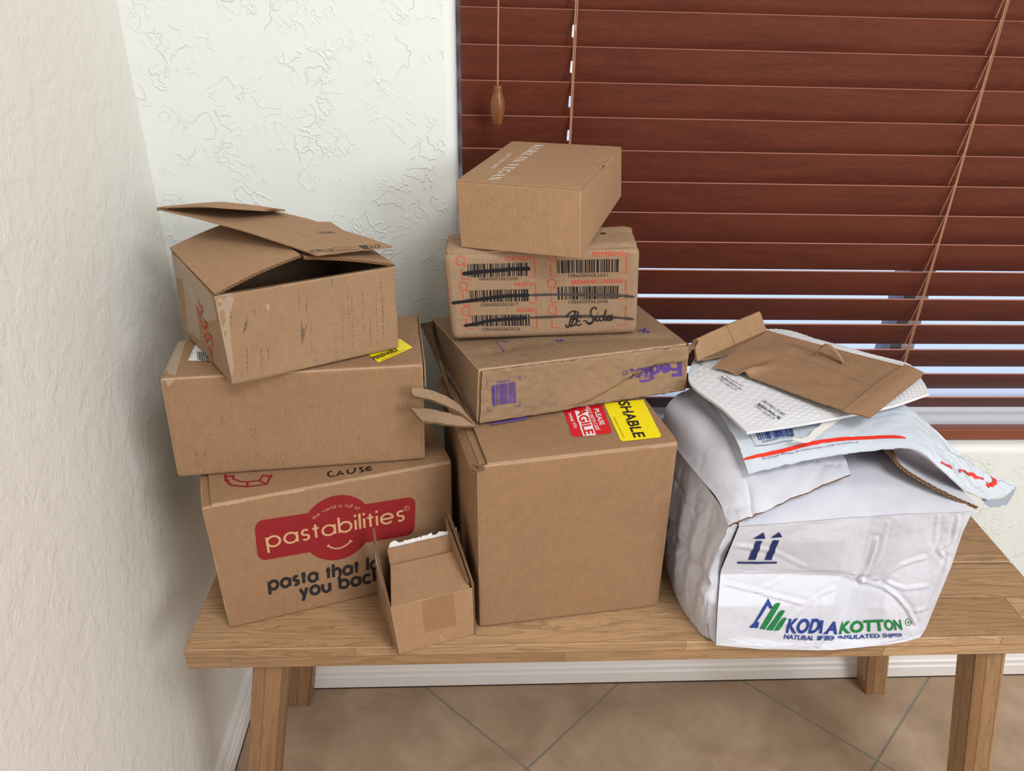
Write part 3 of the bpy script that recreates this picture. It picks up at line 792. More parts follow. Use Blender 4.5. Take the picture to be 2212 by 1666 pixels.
# red panel: a rounded bar and an oval, in the coordinates of the slanting logo
a0, a1, a2 = F.inv(K3(432, 983)), F.inv(K3(1494, 800)), F.inv(K3(405, 712))
def lg(u, v): return a0 + (a1 - a0) * u / 11 + (a2 - a0) * v / 2.6
R_ = .55
bar = [(11 - R_ + R_ * math.cos(t_), 2.6 - R_ + R_ * math.sin(t_)) for t_ in np.linspace(0, math.pi / 2, 7)] + [(R_ + R_ * math.cos(t_), 2.6 - R_ + R_ * math.sin(t_)) for t_ in np.linspace(math.pi / 2, math.pi, 7)] + \
      [(R_ + R_ * math.cos(t_), R_ + R_ * math.sin(t_)) for t_ in np.linspace(math.pi, 1.5 * math.pi, 7)] + [(11 - R_ + R_ * math.cos(t_), R_ + R_ * math.sin(t_)) for t_ in np.linspace(1.5 * math.pi, 2 * math.pi, 7)]
decal(mb, F, [lg(*p) for p in bar], i_red, .0002, .02)
decal(mb, F, [lg(5.45 + 2.45 * math.cos(t_), 1.3 + 2.15 * math.sin(t_)) for t_ in np.linspace(0, 2 * math.pi, 41)[:-1]], i_red, .00033, .02)
geo_text(mb, F, 'pastabilities', K3(500, 893), K3(1425, 706), K3(488, 818), i_kraft, .165, .0006, .30)
smile = [F.inv(q) for q in dense([K3(905, 877), K3(945, 893), K3(985, 893), K3(1030, 872), K3(1064, 843)], 4)]
strip(mb, F, smile, .0022, i_kraft, off=.0006)
pstrip(mb, F, [K3(903, 884), K3(913, 868)], .0018, i_kraft, off=.0006); pstrip(mb, F, [K3(1053, 838), K3(1072, 848)], .0018, i_kraft, off=.0006)
# small words set on the oval
st, W_ = [], 0
cen = F.inv(K3(985, 790)); r_in = np.linalg.norm(F.inv(K3(965, 618)) - cen)
words = 'the world is full of'; lay, Wt = layout(words, .40)
x = 0; scl = None
aL, aR = 137, 52
base_dir = math.atan2(*(a1 - a0)[::-1])
for ch in words:
    adv, ss = GL[ch]
    um = (x + adv / 2) / Wt; ang = math.radians(aL + (aR - aL) * um) + base_dir
    arcl = r_in * math.radians(aL - aR) / Wt
    tx = A(math.sin(ang), -math.cos(ang)); ty = A(math.cos(ang), math.sin(ang))
    for kk, line in enumerate(ss):
        pts = [cen + ty * (r_in + (p[1]) * arcl) + tx * ((p[0] - adv / 2) * arcl) for p in line]
        strip(mb, F, pts, arcl * .17, i_kraft, off=.0006 + kk * 3e-5)
    x += adv + .40
geo_text(mb, F, 'pasta that loves', K3(512, 1186), K3(1252, 1036), K3(506, 1124), i_black, .32, .0004, .36, ref='pasta that lo')
geo_text(mb, F, 'you back', K3(725, 1232), K3(1262, 1118), K3(717, 1172), i_black, .32, .0004, .36)
c_ = F.inv(K3(1441, 622)); strip(mb, F, [c_ + .0035 * A(math.cos(t_), math.sin(t_)) for t_ in np.linspace(0, 6.3, 14)], .0006, i_kraft, off=.0006)
text(mb, F, 'R', K3(1435, 628), K3(1447, 625), K3(1434, 615), i_kraft, off=.0006)
mb.build('body', rA1)
# closing top flap, stopping short of the left edge
tp = sf['top']
mb = MB(); e_ = .011 / tp.w
S1 = sheet(mb, lambda s, t_: tp.P(e_ + (1 - e_) * s, t_ * .495) + A(0, 0, TH / 2 + .0002), 18, 8, TH, m_kraft, m_kraft, m_edge, hinge=0)
S1.w, S1.h = tp.w * (1 - e_), tp.h * .495
for ring, wd_ in ((((210, 395), (214, 435), (250, 468), (360, 478), (490, 462), (525, 395)), .0032), (((262, 398), (265, 425), (310, 442), (360, 446), (440, 436), (468, 398)), .0028)):
    pstrip(mb, S1, [K3(*q) for q in ring], wd_, i_red, off=.0003)
for a_, b_ in (((240, 432), (214, 440)), ((360, 446), (360, 478)), ((440, 436), (490, 462)), ((262, 410), (212, 405)), ((468, 400), (520, 412))): pstrip(mb, S1, [K3(*a_), K3(*b_)], .0026, i_red, off=.00045)
for ltr in ([(935, 372), (912, 380), (908, 398), (925, 408), (955, 402)], [(968, 405), (990, 368), (1012, 398)], [(975, 392), (1006, 388)],
            [(1040, 362), (1042, 382), (1065, 388), (1088, 374), (1092, 350)], [(1148, 345), (1122, 352), (1140, 364), (1150, 372), (1120, 380)], [(1200, 338), (1168, 350), (1172, 368), (1208, 360)], [(1172, 356), (1200, 350)]):
    pstrip(mb, S1, [K3(*q) for q in (dense(ltr, 3) if len(ltr) > 3 else ltr)], .0024, i_marker, off=.0003)
mb.build('top_flap', rA1)
mb = MB(); sheet(mb, lambda s, t_: tp.P(e_ + (1 - e_) * s, .505 + t_ * .495) + A(0, 0, TH / 2 + .0002), 14, 6, TH, m_kraft, m_kraft, m_edge); mb.build('top_flap', rA1)

# ------------------------------------------------------------------ left stack, middle box
rA2 = empty('cardboard_box', mid(C_A2), 'plain brown box with a yellow sticker, middle of the left stack', 'box', GB)
sf, dm = box_faces(C_A2, .005, .0016, 5)
mb = MB(); add_faces(mb, sf, dm, m_kraft2, .005, 16, crease=m_crease, crease_w=.0012, seed=5)
F = sf['front']
rd = random.Random(8)
for _ in range(26):
    u, v = rd.uniform(.02, F.w - .02), rd.choice([rd.uniform(.005, .03), rd.uniform(.02, F.h - .02)])
    strip(mb, F, [(u, v), (u + rd.uniform(-.001, .001), v + rd.uniform(.003, .009))], .0008, i_scuff, jit=.6, seed=u)
mb.build('body', rA2)
TPs = sf['top']
def sticker(root, sf, pxs, mat, name, extra=None, off=.0005):
    mb = MB(); pdecal(mb, sf, pxs, mat, off)
    if extra: extra(mb)
    return mb.build(name, root)
def ex(mb):
    barcode(mb, TPs, K1(362, 1245), K1(445, 1262), K1(372, 1310), 11, i_black, 4, off=.0009)
    text(mb, TPs, 'ship to', K1(318, 1300), K1(350, 1212), K1(312, 1298), i_black, off=.0009)
sticker(rA2, TPs, [K1(298, 1314), K1(348, 1200), K1(420, 1165), K1(560, 1318)], m_lab_white, 'barcode_sticker', ex)
def ex(mb):
    text(mb, TPs, 'PERISHABLE', K1(1690, 1310), K1(1870, 1240), K1(1668, 1290), i_black, .03, off=.0009)
    text(mb, TPs, 'keep refrigerated', K1(1745, 1312), K1(1915, 1232), K1(1740, 1306), i_black, off=.0009)
sticker(rA2, TPs, [K1(1640, 1262), K1(1720, 1327), K1(1976, 1215), K1(1880, 1150)], m_yellow, 'yellow_sticker', ex)
mb = MB()
pdecal(mb, TPs, [K1(95, 1405), K1(228, 1160), K1(282, 1160), K1(245, 1285), K1(205, 1425)], m_tape, .0004)
pdecal(mb, sf['front'], [K1(78, 1440), K1(205, 1432), K1(160, 1500), K1(90, 1480)], m_tape, .0004)
mb.build('tape', rA2)
# a torn scrap of clear tape under the box above
mb = MB(); pdecal(mb, TPs, [K2(700, 385), K2(770, 408), K2(840, 366), K2(760, 330)], m_lab_white, .0004); mb.build('torn_tape', rA2)
# right end flap edge, standing slightly proud of the top
mb = MB(); p_ = bil(A(*C_A2[5]) + A(.0010, .0, -.03), A(*C_A2[6]) + A(.0010, 0, -.03), A(*C_A2[6]) + A(.0008, 0, .0012), A(*C_A2[5]) + A(.0010, .0, .0002))
sheet(mb, p_, 10, 3, .0018, m_kraft2, m_inner, m_kraft2, rough=(.001, .001, 0, .0012, 3)); mb.build('end_flap', rA2)

# ------------------------------------------------------------------ left stack, top: open taped box
rA3 = empty('cardboard_box', mid(C_A3), 'scuffed open brown box with dark inside, top of the left stack', 'box', GB)
sf, dm = box_faces(C_A3, .004, .0014, 9)
mb = MB(); add_faces(mb, sf, dm, m_kraft_dirty, .004, 16, crease=m_crease, crease_w=.001, skip=('top',), seed=9)
F = sf['front']
rd = random.Random(3)
for sx, y0_, y1_, n_ in ((1125, 780, 960, 5), (1178, 800, 980, 5), (1445, 780, 1180, 9), (1490, 740, 1000, 5), (1518, 840, 1200, 8), (1600, 780, 1080, 8), (1655, 980, 1180, 6), (1700, 800, 1200, 10), (1748, 820, 1120, 10), (1735, 690, 800, 3),
                        (790, 880, 1000, 3), (985, 960, 1100, 3), (1215, 1020, 1240, 6), (1400, 1130, 1260, 4), (845, 1210, 1400, 5), (895, 1210, 1290, 4), (735, 1180, 1400, 6), (620, 950, 1100, 3)):
    for i in range(n_ * 2):
        y_ = y0_ + (y1_ - y0_) * (i + rd.random() * .7) / (n_ * 2); x_ = sx + rd.uniform(-3, 3) + (y_ - y0_) * .03
        pstrip(mb, F, [K1(x_, y_), K1(x_ + 1, y_ + rd.uniform(6, 20))], rd.uniform(.0006, .0011), i_scuff, jit=.5, seed=i)
pdecal(mb, F, [K1(742, 990), K1(720, 1035), K1(706, 1112), K1(738, 1065)], i_scuff); 
pdecal(mb, F, [K1(1140, 1005), K1(1138, 1100), K1(1146, 1200), K1(1168, 1120), K1(1196, 1008), K1(1160, 1085)], i_scuff)
pdecal(mb, F, [K1(878, 905), K1(892, 940), K1(905, 925), K1(896, 870), K1(886, 892)], m_crease)
# dark crease lines of the battered front
# handwriting on the left face
Lf = sf['left']
for ltr in ([(478, 1300), (470, 1262), (460, 1235)], [(452, 1205), (470, 1235), (488, 1268)],
            [(440, 1175), (425, 1130), (445, 1105), (470, 1130), (485, 1190), (470, 1205)], [(470, 1130), (448, 1150), (440, 1175)],
            [(395, 1000), (402, 1040), (420, 1070), (432, 1050), (425, 1015), (445, 1040), (440, 1068)],
            [(378, 850), (385, 900), (400, 945)], [(372, 905), (368, 925), (388, 970), (408, 935), (405, 905), (385, 900)]):
    pstrip(mb, Lf, [K1(*q) for q in dense(ltr, 3)], .0022, i_redpen, off=.0009)
# inside faces
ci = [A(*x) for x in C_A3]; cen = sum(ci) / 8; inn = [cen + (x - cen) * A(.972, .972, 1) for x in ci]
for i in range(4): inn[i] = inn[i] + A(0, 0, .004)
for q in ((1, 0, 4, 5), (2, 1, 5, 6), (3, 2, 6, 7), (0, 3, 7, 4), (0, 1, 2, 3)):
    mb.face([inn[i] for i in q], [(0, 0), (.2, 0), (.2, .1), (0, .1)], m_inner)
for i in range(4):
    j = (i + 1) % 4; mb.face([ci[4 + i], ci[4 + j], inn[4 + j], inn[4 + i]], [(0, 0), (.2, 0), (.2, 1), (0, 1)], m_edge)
mb.build('body', rA3)
ridge = A(.2601, -.3056, .9863)
H0, H1 = A(*C_A3[4]), A(*C_A3[7])
mb = MB(); P_ = bil(H0 + A(.001, .001, 0), ridge, A(.1625, -.143, .9815), H1 + A(0, 0, .001))
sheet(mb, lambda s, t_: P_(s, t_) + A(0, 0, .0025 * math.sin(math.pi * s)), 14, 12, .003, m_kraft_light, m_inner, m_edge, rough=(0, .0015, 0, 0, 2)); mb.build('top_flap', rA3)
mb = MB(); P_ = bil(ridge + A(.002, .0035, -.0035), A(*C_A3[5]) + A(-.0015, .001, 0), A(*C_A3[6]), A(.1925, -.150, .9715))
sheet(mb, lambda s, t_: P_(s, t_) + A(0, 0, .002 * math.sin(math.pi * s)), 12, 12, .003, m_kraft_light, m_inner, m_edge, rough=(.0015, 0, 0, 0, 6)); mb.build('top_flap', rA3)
# tape over the left side
mb = MB()
pdecal(mb, Lf, [K1(165, 500), K1(250, 560), K1(480, 830), K1(520, 1000), K1(440, 1020), K1(300, 800), K1(262, 700), K1(190, 690)], m_tape, .0004)
pdecal(mb, Lf, [K1(262, 700), K1(345, 800), K1(400, 1160), K1(300, 1090)], m_tape, .0005)
pdecal(mb, sf['front'], [K1(500, 828), K1(620, 802), K1(640, 850), K1(600, 1000), K1(640, 1380), K1(620, 1440), K1(560, 1280), K1(500, 960)], m_tape, .0004)
mb.build('tape', rA3)

# kraft mailer lying across the open box
mlP = [A(.067, -.177, 1.0), A(.2776, -.3095, .9885), A(.3488, -.213, .968), A(.178, -.095, .9795)]
rM = empty('kraft_mailer', tuple(mlP[1]), 'flat kraft mailer with black recycling print, lying across the open top box', 'mailer')
Pm = bil(mlP[0], mlP[1], mlP[2], mlP[3])
mb = MB()
SM = sheet(mb, lambda s, t_: Pm(s, t_) + A(0, 0, .004 * math.sin(math.pi * s) * (1 - t_ * .5) + .0012 * nz2(s * 4, t_ * 3, 8)), 40, 14, .0016, m_paper2, m_paper, m_paper, rough=(0, .0015, .0006, .0012, 4))
pstrip(mb, SM, dense([K1(700, 233), K1(880, 285), K1(1080, 345), K1(1225, 405), K1(1335, 447)], 3), .0006, i_scuff, off=.0003)
text(mb, SM, 'ECOENCLOSE', K1(1215, 505), K1(1385, 492), K1(1205, 487), i_text, off=.0004)
for i in range(3): pstrip(mb, SM, [K1(1380 - 60 * (i == 2), 472 + i * 14), K1(1560 + 10 * i, 464 + i * 12)], .0007, i_text, off=.0004)
pdecal(mb, SM, [K1(1255, 348), K1(1365, 347), K1(1410, 360), K1(1300, 366)], i_scuff, .0004)
pdecal(mb, SM, [K1(1568, 455), K1(1625, 450), K1(1660, 480), K1(1610, 487)], i_black, .0004)
_c = SM.inv(K1(1614, 468)); strip(mb, SM, [_c + .0022 * A(math.cos(a), math.sin(a)) for a in np.linspace(0, 6.28, 12)], .0008, m_paper2, off=.0008)
for q in ((1650, 463), (1705, 456)):
    pstrip(mb, SM, [K1(q[0] - 18, q[1] - 8), K1(q[0] + 12, q[1] - 9), K1(q[0] + 24, q[1] + 8)], .0016, i_black, off=.0004)
    pstrip(mb, SM, [K1(q[0] + 20, q[1] + 12), K1(q[0] - 2, q[1] + 14), K1(q[0] - 20, q[1] + 2)], .0016, i_black, off=.0004)
pstrip(mb, SM, [K1(1125, 492), K1(1250, 527)], .0009, m_crease, off=.0004)
mb.build('sleeve', rM)
# its end flap folded back over the sleeve, gaping towards the lens
fb = [A(*mlP[0]), A(*az(456, 438, 1.008)), A(*az(510, 440, 1.006)), A(*az(575, 448, .998)), A(*az(616, 454, .988))]
ff = [A(*mlP[0]) + A(.002, -.001, .0015), A(*az(430, 447, 1.010)), A(*az(500, 451, 1.010)), A(*az(560, 456, .998)), A(*az(590, 456, .988))]
mb = MB(); PF = net([ff, [(a + b) / 2 + A(0, 0, .0015) for a, b in zip(ff, fb)], fb])
sheet(mb, PF, 24, 6, .0012, m_paper2, m_paper, m_paper); mb.build('flap', rM)
mb = MB(); PF2 = net([[A(*x) + A(0, 0, -.001) for x in fb], [A(*mlP[0]) * (1 - k) + A(*mlP[3]) * k + A(.0006, -.0006, -.0012) for k in (0, .3, .6, .85, 1)]])
sheet(mb, PF2, 16, 3, .0012, m_inner, m_paper, m_paper); mb.build('flap', rM)

# ------------------------------------------------------------------ centre stack, lowest: tall box
rC1 = empty('cardboard_box', mid(C_C1), 'tall brown box with red and yellow stickers on its top, bottom of the centre stack', 'box', GB)
def dC(s, t, x): return -.0035 * math.exp(-((t - .62) / .16) ** 2) * smooth(s / .02) if s > .93 else 0
sf, dm = box_faces(lift(C_C1, TH + .001), .004, .0018, 12)
mb = MB(); add_faces(mb, sf, dm, m_kraft, .004, 18, crease=m_crease, crease_w=.0012, seed=12); mb.build('body', rC1)
tp = sf['top']; e_ = .012 / tp.w
mb = MB(); S2 = sheet(mb, lambda s, t_: tp.P(e_ + (1 - e_) * s, t_ * .96 - .003) + A(0, 0, TH / 2 + .0008), 18, 14, TH, m_kraft, m_kraft, m_edge, rough=(.0012, 0, 0, 0, 8), hinge=0)
S2.w, S2.h = tp.w * (1 - e_), tp.h * .96
mb.build('top_flap', rC1)
mb = MB(); Lc = sf['left']
sheet(mb, lambda s, t_: A(*C_C1[4]) * (1 - s) + A(*C_C1[7]) * s + A(.0045 - .0075 * (1 - t_), 0, -.012 + .009 * t_) + A(-.002, 0, 0), 14, 3, .003, m_kraft, m_kraft, m_edge, rough=(.001, .001, .0006, .0008, 5)); mb.build('end_flap', rC1)
# crumpled little corner tuck
mb = MB(); c0 = A(*C_C1[4]) + A(.0015, -.0012, 0)
for dz_, yy in ((0, 0), (-.0045, -.0008)):
    sheet(mb, lambda s, t_: c0 + A(-.006 + .013 * s, yy - .001 + .002 * t_, dz_ - .004 * t_ + .0014 * math.sin(7 * s + dz_ * 900)), 8, 3, .0022, m_kraft_light, m_inner, m_edge)
mb.build('torn_corner', rC1)
def ex(mb):
    pdecal(mb, S2, [K5(1240, 745), K5(1325, 735), K5(1390, 915), K5(1300, 922)], m_lab_white, .0009)
    text(mb, S2, 'FRAGILE', K5(1232, 672), K5(1312, 918), K5(1292, 662), i_lab_red, .03, off=.0013)
    text(mb, S2, 'PLEASE', K5(1375, 733), K5(1418, 847), K5(1408, 729), m_lab_white, .02, off=.0010)
    text(mb, S2, 'HANDLE WITH CARE', K5(1302, 690), K5(1392, 882), K5(1330, 688), m_lab_white, .01, off=.0010)
    text(mb, S2, 'THANK YOU', K5(1192, 762), K5(1236, 868), K5(1212, 758), m_lab_white, .02, off=.0010)
sticker(rC1, S2, [K5(1158, 720), K5(1222, 916), K5(1236, 926), K5(1490, 902), K5(1503, 890), K5(1432, 700)], i_lab_red, 'red_fragile_sticker', ex)
def ex(mb):
    text(mb, S2, 'PERISHABLE', K5(1490, 560), K5(1660, 934), K5(1562, 556), i_black, .02, off=.0010)
    text(mb, S2, 'REFRIGERATE UPON ARRIVAL', K5(1510, 790), K5(1585, 940), K5(1518, 788), i_black, off=.0010)
sticker(rC1, S2, [K5(1445, 690), K5(1560, 945), K5(1580, 958), K5(1838, 930), K5(1848, 915), K5(1722, 664)], m_yellow, 'yellow_perishable_sticker', ex)

# ------------------------------------------------------------------ centre stack: flat battered box with purple print
rC2 = empty('cardboard_box', mid(C_C2), 'flat battered brown box with purple print and open left end, second in the centre stack', 'box', GB)
def topc2(s, t, x):
    l = .20 + .10 * math.sin(s * 4.2) + .02 * nz2(s * 12, 0, 3); d = t - l
    return (-.0022 * math.exp(-(d / .05) ** 2) + .0012 * math.exp(-((d - .09) / .03) ** 2)) * smooth(s / .06) * smooth((1 - s) / .06) - .0012 * smooth((.25 - t) / .2) * abs(nz2(s * 14, t * 8, 6))
sf, dm = box_faces(C_C2, .0045, .0034, 21, wscale=13, dents={'top': topc2})
base_front = sf['front'].P0
def crk(s, t):
    y = .10 + .55 * smooth((s - .45) / .4); d = t - y
    k = smooth((s - .38) / .1)
    return (.006 * smooth(.5 + d * 9) - .006) * k * smooth((1 - s) / .04) * smooth(t / .05) * smooth((1 - t) / .1)
F0 = sf['front']; nF = F0.N(.5, .5)
sf['front'] = Surf(lambda s, t_: base_front(s, t_) + nF * (crk(s, t_) + .0012 * nz2(s * 26, t_ * 9, 3) * smooth(min(s, 1 - s) / .03) * smooth(min(t_, 1 - t_) / .06)), F0.w, F0.h)
mb = MB(); add_faces(mb, sf, dm, m_kraft_d2, .005, 30, crease=m_crease, crease_w=.0016, skip=('left',), seed=21)
T2 = sf['top']; FB = sf['front']
mb.build('body', rC2); mb = MB()
F = sheet(mb, lambda a, b: FB.P(.014 + .972 * a, .03 + .945 * b) + nF * (.0030 + .0022 * max(0, nz2(a * 7, b * 2, 5.5)) * smooth((b - .7) / .3)), 110, 34, .0022, m_kraft_d2, m_inner, m_edge, rough=(.0010, .0015, .0012, .0016, 6))
F.w, F.h = FB.w * .972, FB.h * .945
barcode(mb, F, K5(658, 562), K5(822, 534), K5(664, 706), 17, i_purple, 7, off=.0006)
text(mb, F, '39187032', K5(790, 515), K5(690, 531), K5(791, 532), i_purple, off=.0006)
for q in ([(622, 562), (624, 530), (655, 526)], [(832, 500), (856, 496), (857, 528)], [(630, 712), (630, 745), (664, 742)], [(820, 706), (857, 703), (857, 672)]):
    pstrip(mb, F, [K5(*p) for p in q], .0007, i_purple, off=.0006)
# the carrier's word, upside down: solid first half, outlined second half
text(mb, F, 'Fed', K5(1990, 400), K5(1772, 432), K5(1996, 492), i_purple, .035, off=.0007)
text(mb, F, 'Ex', K5(1762, 434), K5(1622, 452), K5(1768, 528), i_purple, .035, off=.0007)
text(mb, F, 'Ex', K5(1757, 440), K5(1628, 457), K5(1762, 520), m_kraft_d2, -.005, off=.0010)
_c = F.inv(K5(1596, 471)); strip(mb, F, [_c + .0034 * A(math.cos(a), math.sin(a)) for a in np.linspace(0, 6.3, 14)], .0007, i_purple, off=.0007)
text(mb, F, 'R', K5(1602, 464), K5(1590, 466), K5(1603, 479), i_purple, off=.0007)
mb.build('front_panel', rC2); mb = MB()
# traces of purple print and scuffs on the top
for q, wd_ in (([(700, 168 + 92), (735, 252), (765, 262)], .0016), ([(690, 262), (720, 290), (745, 330)], .0012), ([(1108, 243), (1135, 256), (1158, 242)], .0040), ([(1698, 176), (1740, 180), (1766, 192)], .0040), ([(1735, 158), (1722, 200)], .0030), ([(1690, 186), (1712, 172)], .0030)):
    pstrip(mb, T2, dense([K5(*p) for p in q], 3), wd_, i_purple, off=.0005, jit=.3)
rd = random.Random(12)
for _ in range(60):
    x_, y_ = rd.gauss(760, 160), rd.uniform(250, 400)
    if x_ < 520 + (y_ - 200) * .4: continue
    pstrip(mb, T2, [K5(x_, y_), K5(x_ + rd.uniform(10, 50), y_ - rd.uniform(2, 8))], rd.uniform(.0006, .0016), i_scuff, jit=.6, seed=x_)
for q in ([(640, 352), (760, 322), (900, 300), (1100, 290), (1300, 262), (1500, 225), (1700, 222), (1900, 218)], [(700, 405), (900, 385), (1200, 350), (1500, 318), (1800, 290)]):
    pstrip(mb, T2, dense([K5(*p) for p in q], 6), .0010, m_crease, off=.0004, jit=.8)
# inner walls at the open end
ci = [A(*x) for x in C_C2]
mb.build('top_print', rC2)
mb = MB(); pl = bil(ci[3] + A(.004, 0, .002), ci[0] + A(.007, .004, .002), ci[4] + A(.006, .004, -.004), ci[7] + A(.004, 0, -.003))
sheet(mb, lambda s, t_: pl(s, t_) + A(.002 * math.sin(5 * s + t_), 0, 0), 16, 6, .003, m_kraft_gray, m_inner, m_edge, rough=(0, .001, 0, .0008, 2)); mb.build('inner_flap', rC2)
# torn end flaps sticking out to the left
fl = [[az(978, 860, .782), az(962, 800, .800), az(931, 690, .829)], [az(975, 858, .782), az(950, 792, .806), az(905, 712, .838)]]
g0 = [A(.3865, -.100, .780), A(.390, -.112, .812), A(.386, -.104, .829)]
net1 = net([[az(977, 862, .778), az(955, 800, .784), az(934, 750, .793), az(918, 715, .803), az(907, 700, .809)],
            [A(.4100, -.180, .779), A(.4005, -.158, .792), A(.3935, -.135, .805), A(.388, -.114, .818), A(.386, -.106, .827)]])
mb = MB(); sheet(mb, lambda s, t_: net1(s, t_) + A(-.0015, 0, 0), 26, 6, .003, m_kraft_d2, m_inner, m_edge, rough=(.003, .002, .0035, 0, 4)); mb.build('end_flap', rC2)
n2_ = net([[az(1024, 919, .7830), az(990, 891, .795), az(940, 868, .809), az(893, 857, .824)],
           [az(1016, 908, .785), az(985, 872, .799), az(935, 846, .815), az(884, 838, .831)]])
mb = MB(); sheet(mb, n2_, 26, 8, .0028, m_kraft_gray, m_kraft_gray, m_edge, rough=(0, .0035, .001, .002, 11)); mb.build('end_flap', rC2)
n3_ = net([[az(1027, 923, .7815), az(985, 921, .786), az(945, 915, .794), az(911, 911, .801)],
           [az(1024, 914, .783), az(985, 899, .790), az(930, 886, .798), az(886, 884, .806)]])
mb = MB(); sheet(mb, n3_, 26, 8, .0028, m_kraft_gray, m_kraft_gray, m_edge, rough=(0, .0035, .001, .002, 17)); mb.build('end_flap', rC2)
# crushed front right corner
mb = MB(); cr_ = ci[5] + A(.001, 0, -.002)
sheet(mb, lambda s, t_: cr_ + A(-.004 + .013 * s, -.003 + .012 * s * t_, .004 - .012 * t_ - .004 * math.sin(6 * s)), 10, 8, .0025, m_kraft_d2, m_inner, m_edge, rough=(.001, .002, .001, .002, 9))
mb.build('torn_corner', rC2)
mb = MB(); pdecal(mb, F, [K5(1690, 520), K5(1960, 440), K5(2005, 470), K5(2010, 520), K5(1800, 545), K5(1700, 560)], None or plain('glossy_tape', lin(178, 150, 124), .15, .6, bscale=120, bstr=.8), .0012, .006) if False else None
# purple-printed lower flap peeping out underneath
mb = MB(); q0 = [az(1040, 922, .7790), az(1090, 915, .7785), az(1140, 903, .778), az(1120, 900, .780), az(1045, 915, .7805)]
sheet(mb, bil(az(1062, 919, .7786), az(1141, 905, .7786), az(1132, 901, .7792), az(1062, 916, .7792)), 20, 2, .0012, i_purple, m_kraft_d2, m_edge, rough=(.002, .002, .0018, 0, 3)); mb.build('lower_flap', rC2)

# ------------------------------------------------------------------ centre stack: box with barcodes
rC3 = empty('cardboard_box', mid(C_C3), 'brown box with crossed-out barcodes and red lettering, third in the centre stack', 'box', GB)
sf, dm = box_faces(lift(C_C3, .003), .009, .0012, 31)
mb = MB(); add_faces(mb, sf, dm, m_kraft_gray, .009, 18, seed=31)
F = sf['front']
def bubble(x, y, k=1.0):
    pts = [(0, -36), (28, -20), (28, 12), (8, 30), (30, 38)]
    pts = [(-2, -38), (26, -20), (27, 14), (10, 30), (32, 36)]
    hexa_ = [(-2, -38), (27, -22), (27, 12), (0, 30), (-30, 14), (-28, -22), (-2, -38)]
    pstrip(mb, F, [K4(x + a * k, y + b * k) for a, b in hexa_], .0011, i_orange, off=.0004)
    pstrip(mb, F, [K4(x + 18 * k, y + 18 * k), K4(x + 36 * k, y + 32 * k), K4(x + 24 * k, y + 40 * k)], .0011, i_orange, off=.0004)
def code(bx, tl, tr, bl_, num, n0, n1, name, t0, t1, frame, seed, h=34, nh=24):
    bubble(*bx)
    barcode(mb, F, K4(*tl), K4(*tr), K4(*bl_), 26, i_black, seed)
    text(mb, F, num, K4(*n0), K4(*n1), K4(n0[0] - 1, n0[1] - nh), i_black, .0, space=1.1)
    if name: text(mb, F, name, K4(*t0), K4(*t1), K4(t0[0] - 1, t0[1] - h), i_orange, .012)
    for fr in frame: pstrip(mb, F, [K4(*p) for p in fr], .0011, i_orange, off=.0004)
code((438, 925), (487, 945), (908, 935), (492, 1038), '10860005062000', (566, 1060), (840, 1058), 'CHORIZO', (755, 918), (935, 915), ([(445, 975), (449, 1052), (500, 1050)], [(938, 900), (958, 898), (964, 1035), (915, 1036)]), 1, 26)
code((460, 1105), (502, 1130), (914, 1120), (508, 1215), '10860005062017', (582, 1243), (846, 1238), 'FILETS', (820, 1102), (942, 1099), ([(455, 1150), (460, 1235), (512, 1233)], [(945, 1085), (965, 1083), (971, 1216), (922, 1218)]), 2, 27)
code((478, 1280), (518, 1305), (922, 1298), (524, 1384), '10860005062024', (590, 1415), (855, 1412), 'SLICES', (832, 1282), (952, 1279), ([(478, 1325), (484, 1400), (535, 1398)], [(955, 1266), (970, 1265), (976, 1393), (930, 1394)]), 3, 27)
code((1082, 900), (1116, 918), (1550, 908), (1119, 1010), '10860005062031', (1196, 1038), (1472, 1033), 'PEPPERONI', (1362, 892), (1580, 886), ([(1070, 945), (1074, 1030), (1128, 1028)], [(1583, 870), (1604, 868), (1603, 1010), (1552, 1010)]), 4, 30)
code((1082, 1085), (1120, 1104), (1548, 1097), (1123, 1196), '10860005062048', (1198, 1222), (1473, 1218), 'BREAKFAST SAUSAGE', (1220, 1086), (1578, 1075), ([(1074, 1130), (1078, 1212), (1128, 1213)], [(1582, 1060), (1601, 1058), (1599, 1194), (1548, 1195)]), 5, 28)
bubble(1086, 1268)
for fr in ([(1080, 1315), (1082, 1390), (1135, 1390)], [(1582, 1243), (1600, 1242), (1598, 1374), (1545, 1375)]): pstrip(mb, F, [K4(*p) for p in fr], .0011, i_orange, off=.0004)
# marker strokes crossing the codes out
for st_, wd_ in (([(450, 1013), (560, 1000), (700, 988), (820, 978), (930, 976), (1000, 984)], .0050), ([(378, 1218), (480, 1205), (600, 1188), (760, 1168), (930, 1162), (1100, 1158), (1300, 1158), (1480, 1162), (1600, 1168), (1660, 1176)], .0044),
                 ([(460, 1378), (560, 1362), (640, 1342), (760, 1330), (900, 1322), (1050, 1316), (1250, 1310), (1450, 1314), (1600, 1325), (1655, 1332)], .0044)):
    L_ = [p for p in st_ if p[0] <= 940]; R_2 = [p for p in st_ if p[0] >= 900]
    pstrip(mb, F, dense([K4(*p) for p in L_], 8), wd_, i_marker, off=.0007, jit=.28, seed=st_[0][1], taper=True)
    if len(R_2) > 2: pstrip(mb, F, dense([K4(*p) for p in R_2], 5), wd_ * .8, i_faded, off=.0006, jit=.55, seed=st_[0][1], taper=True)
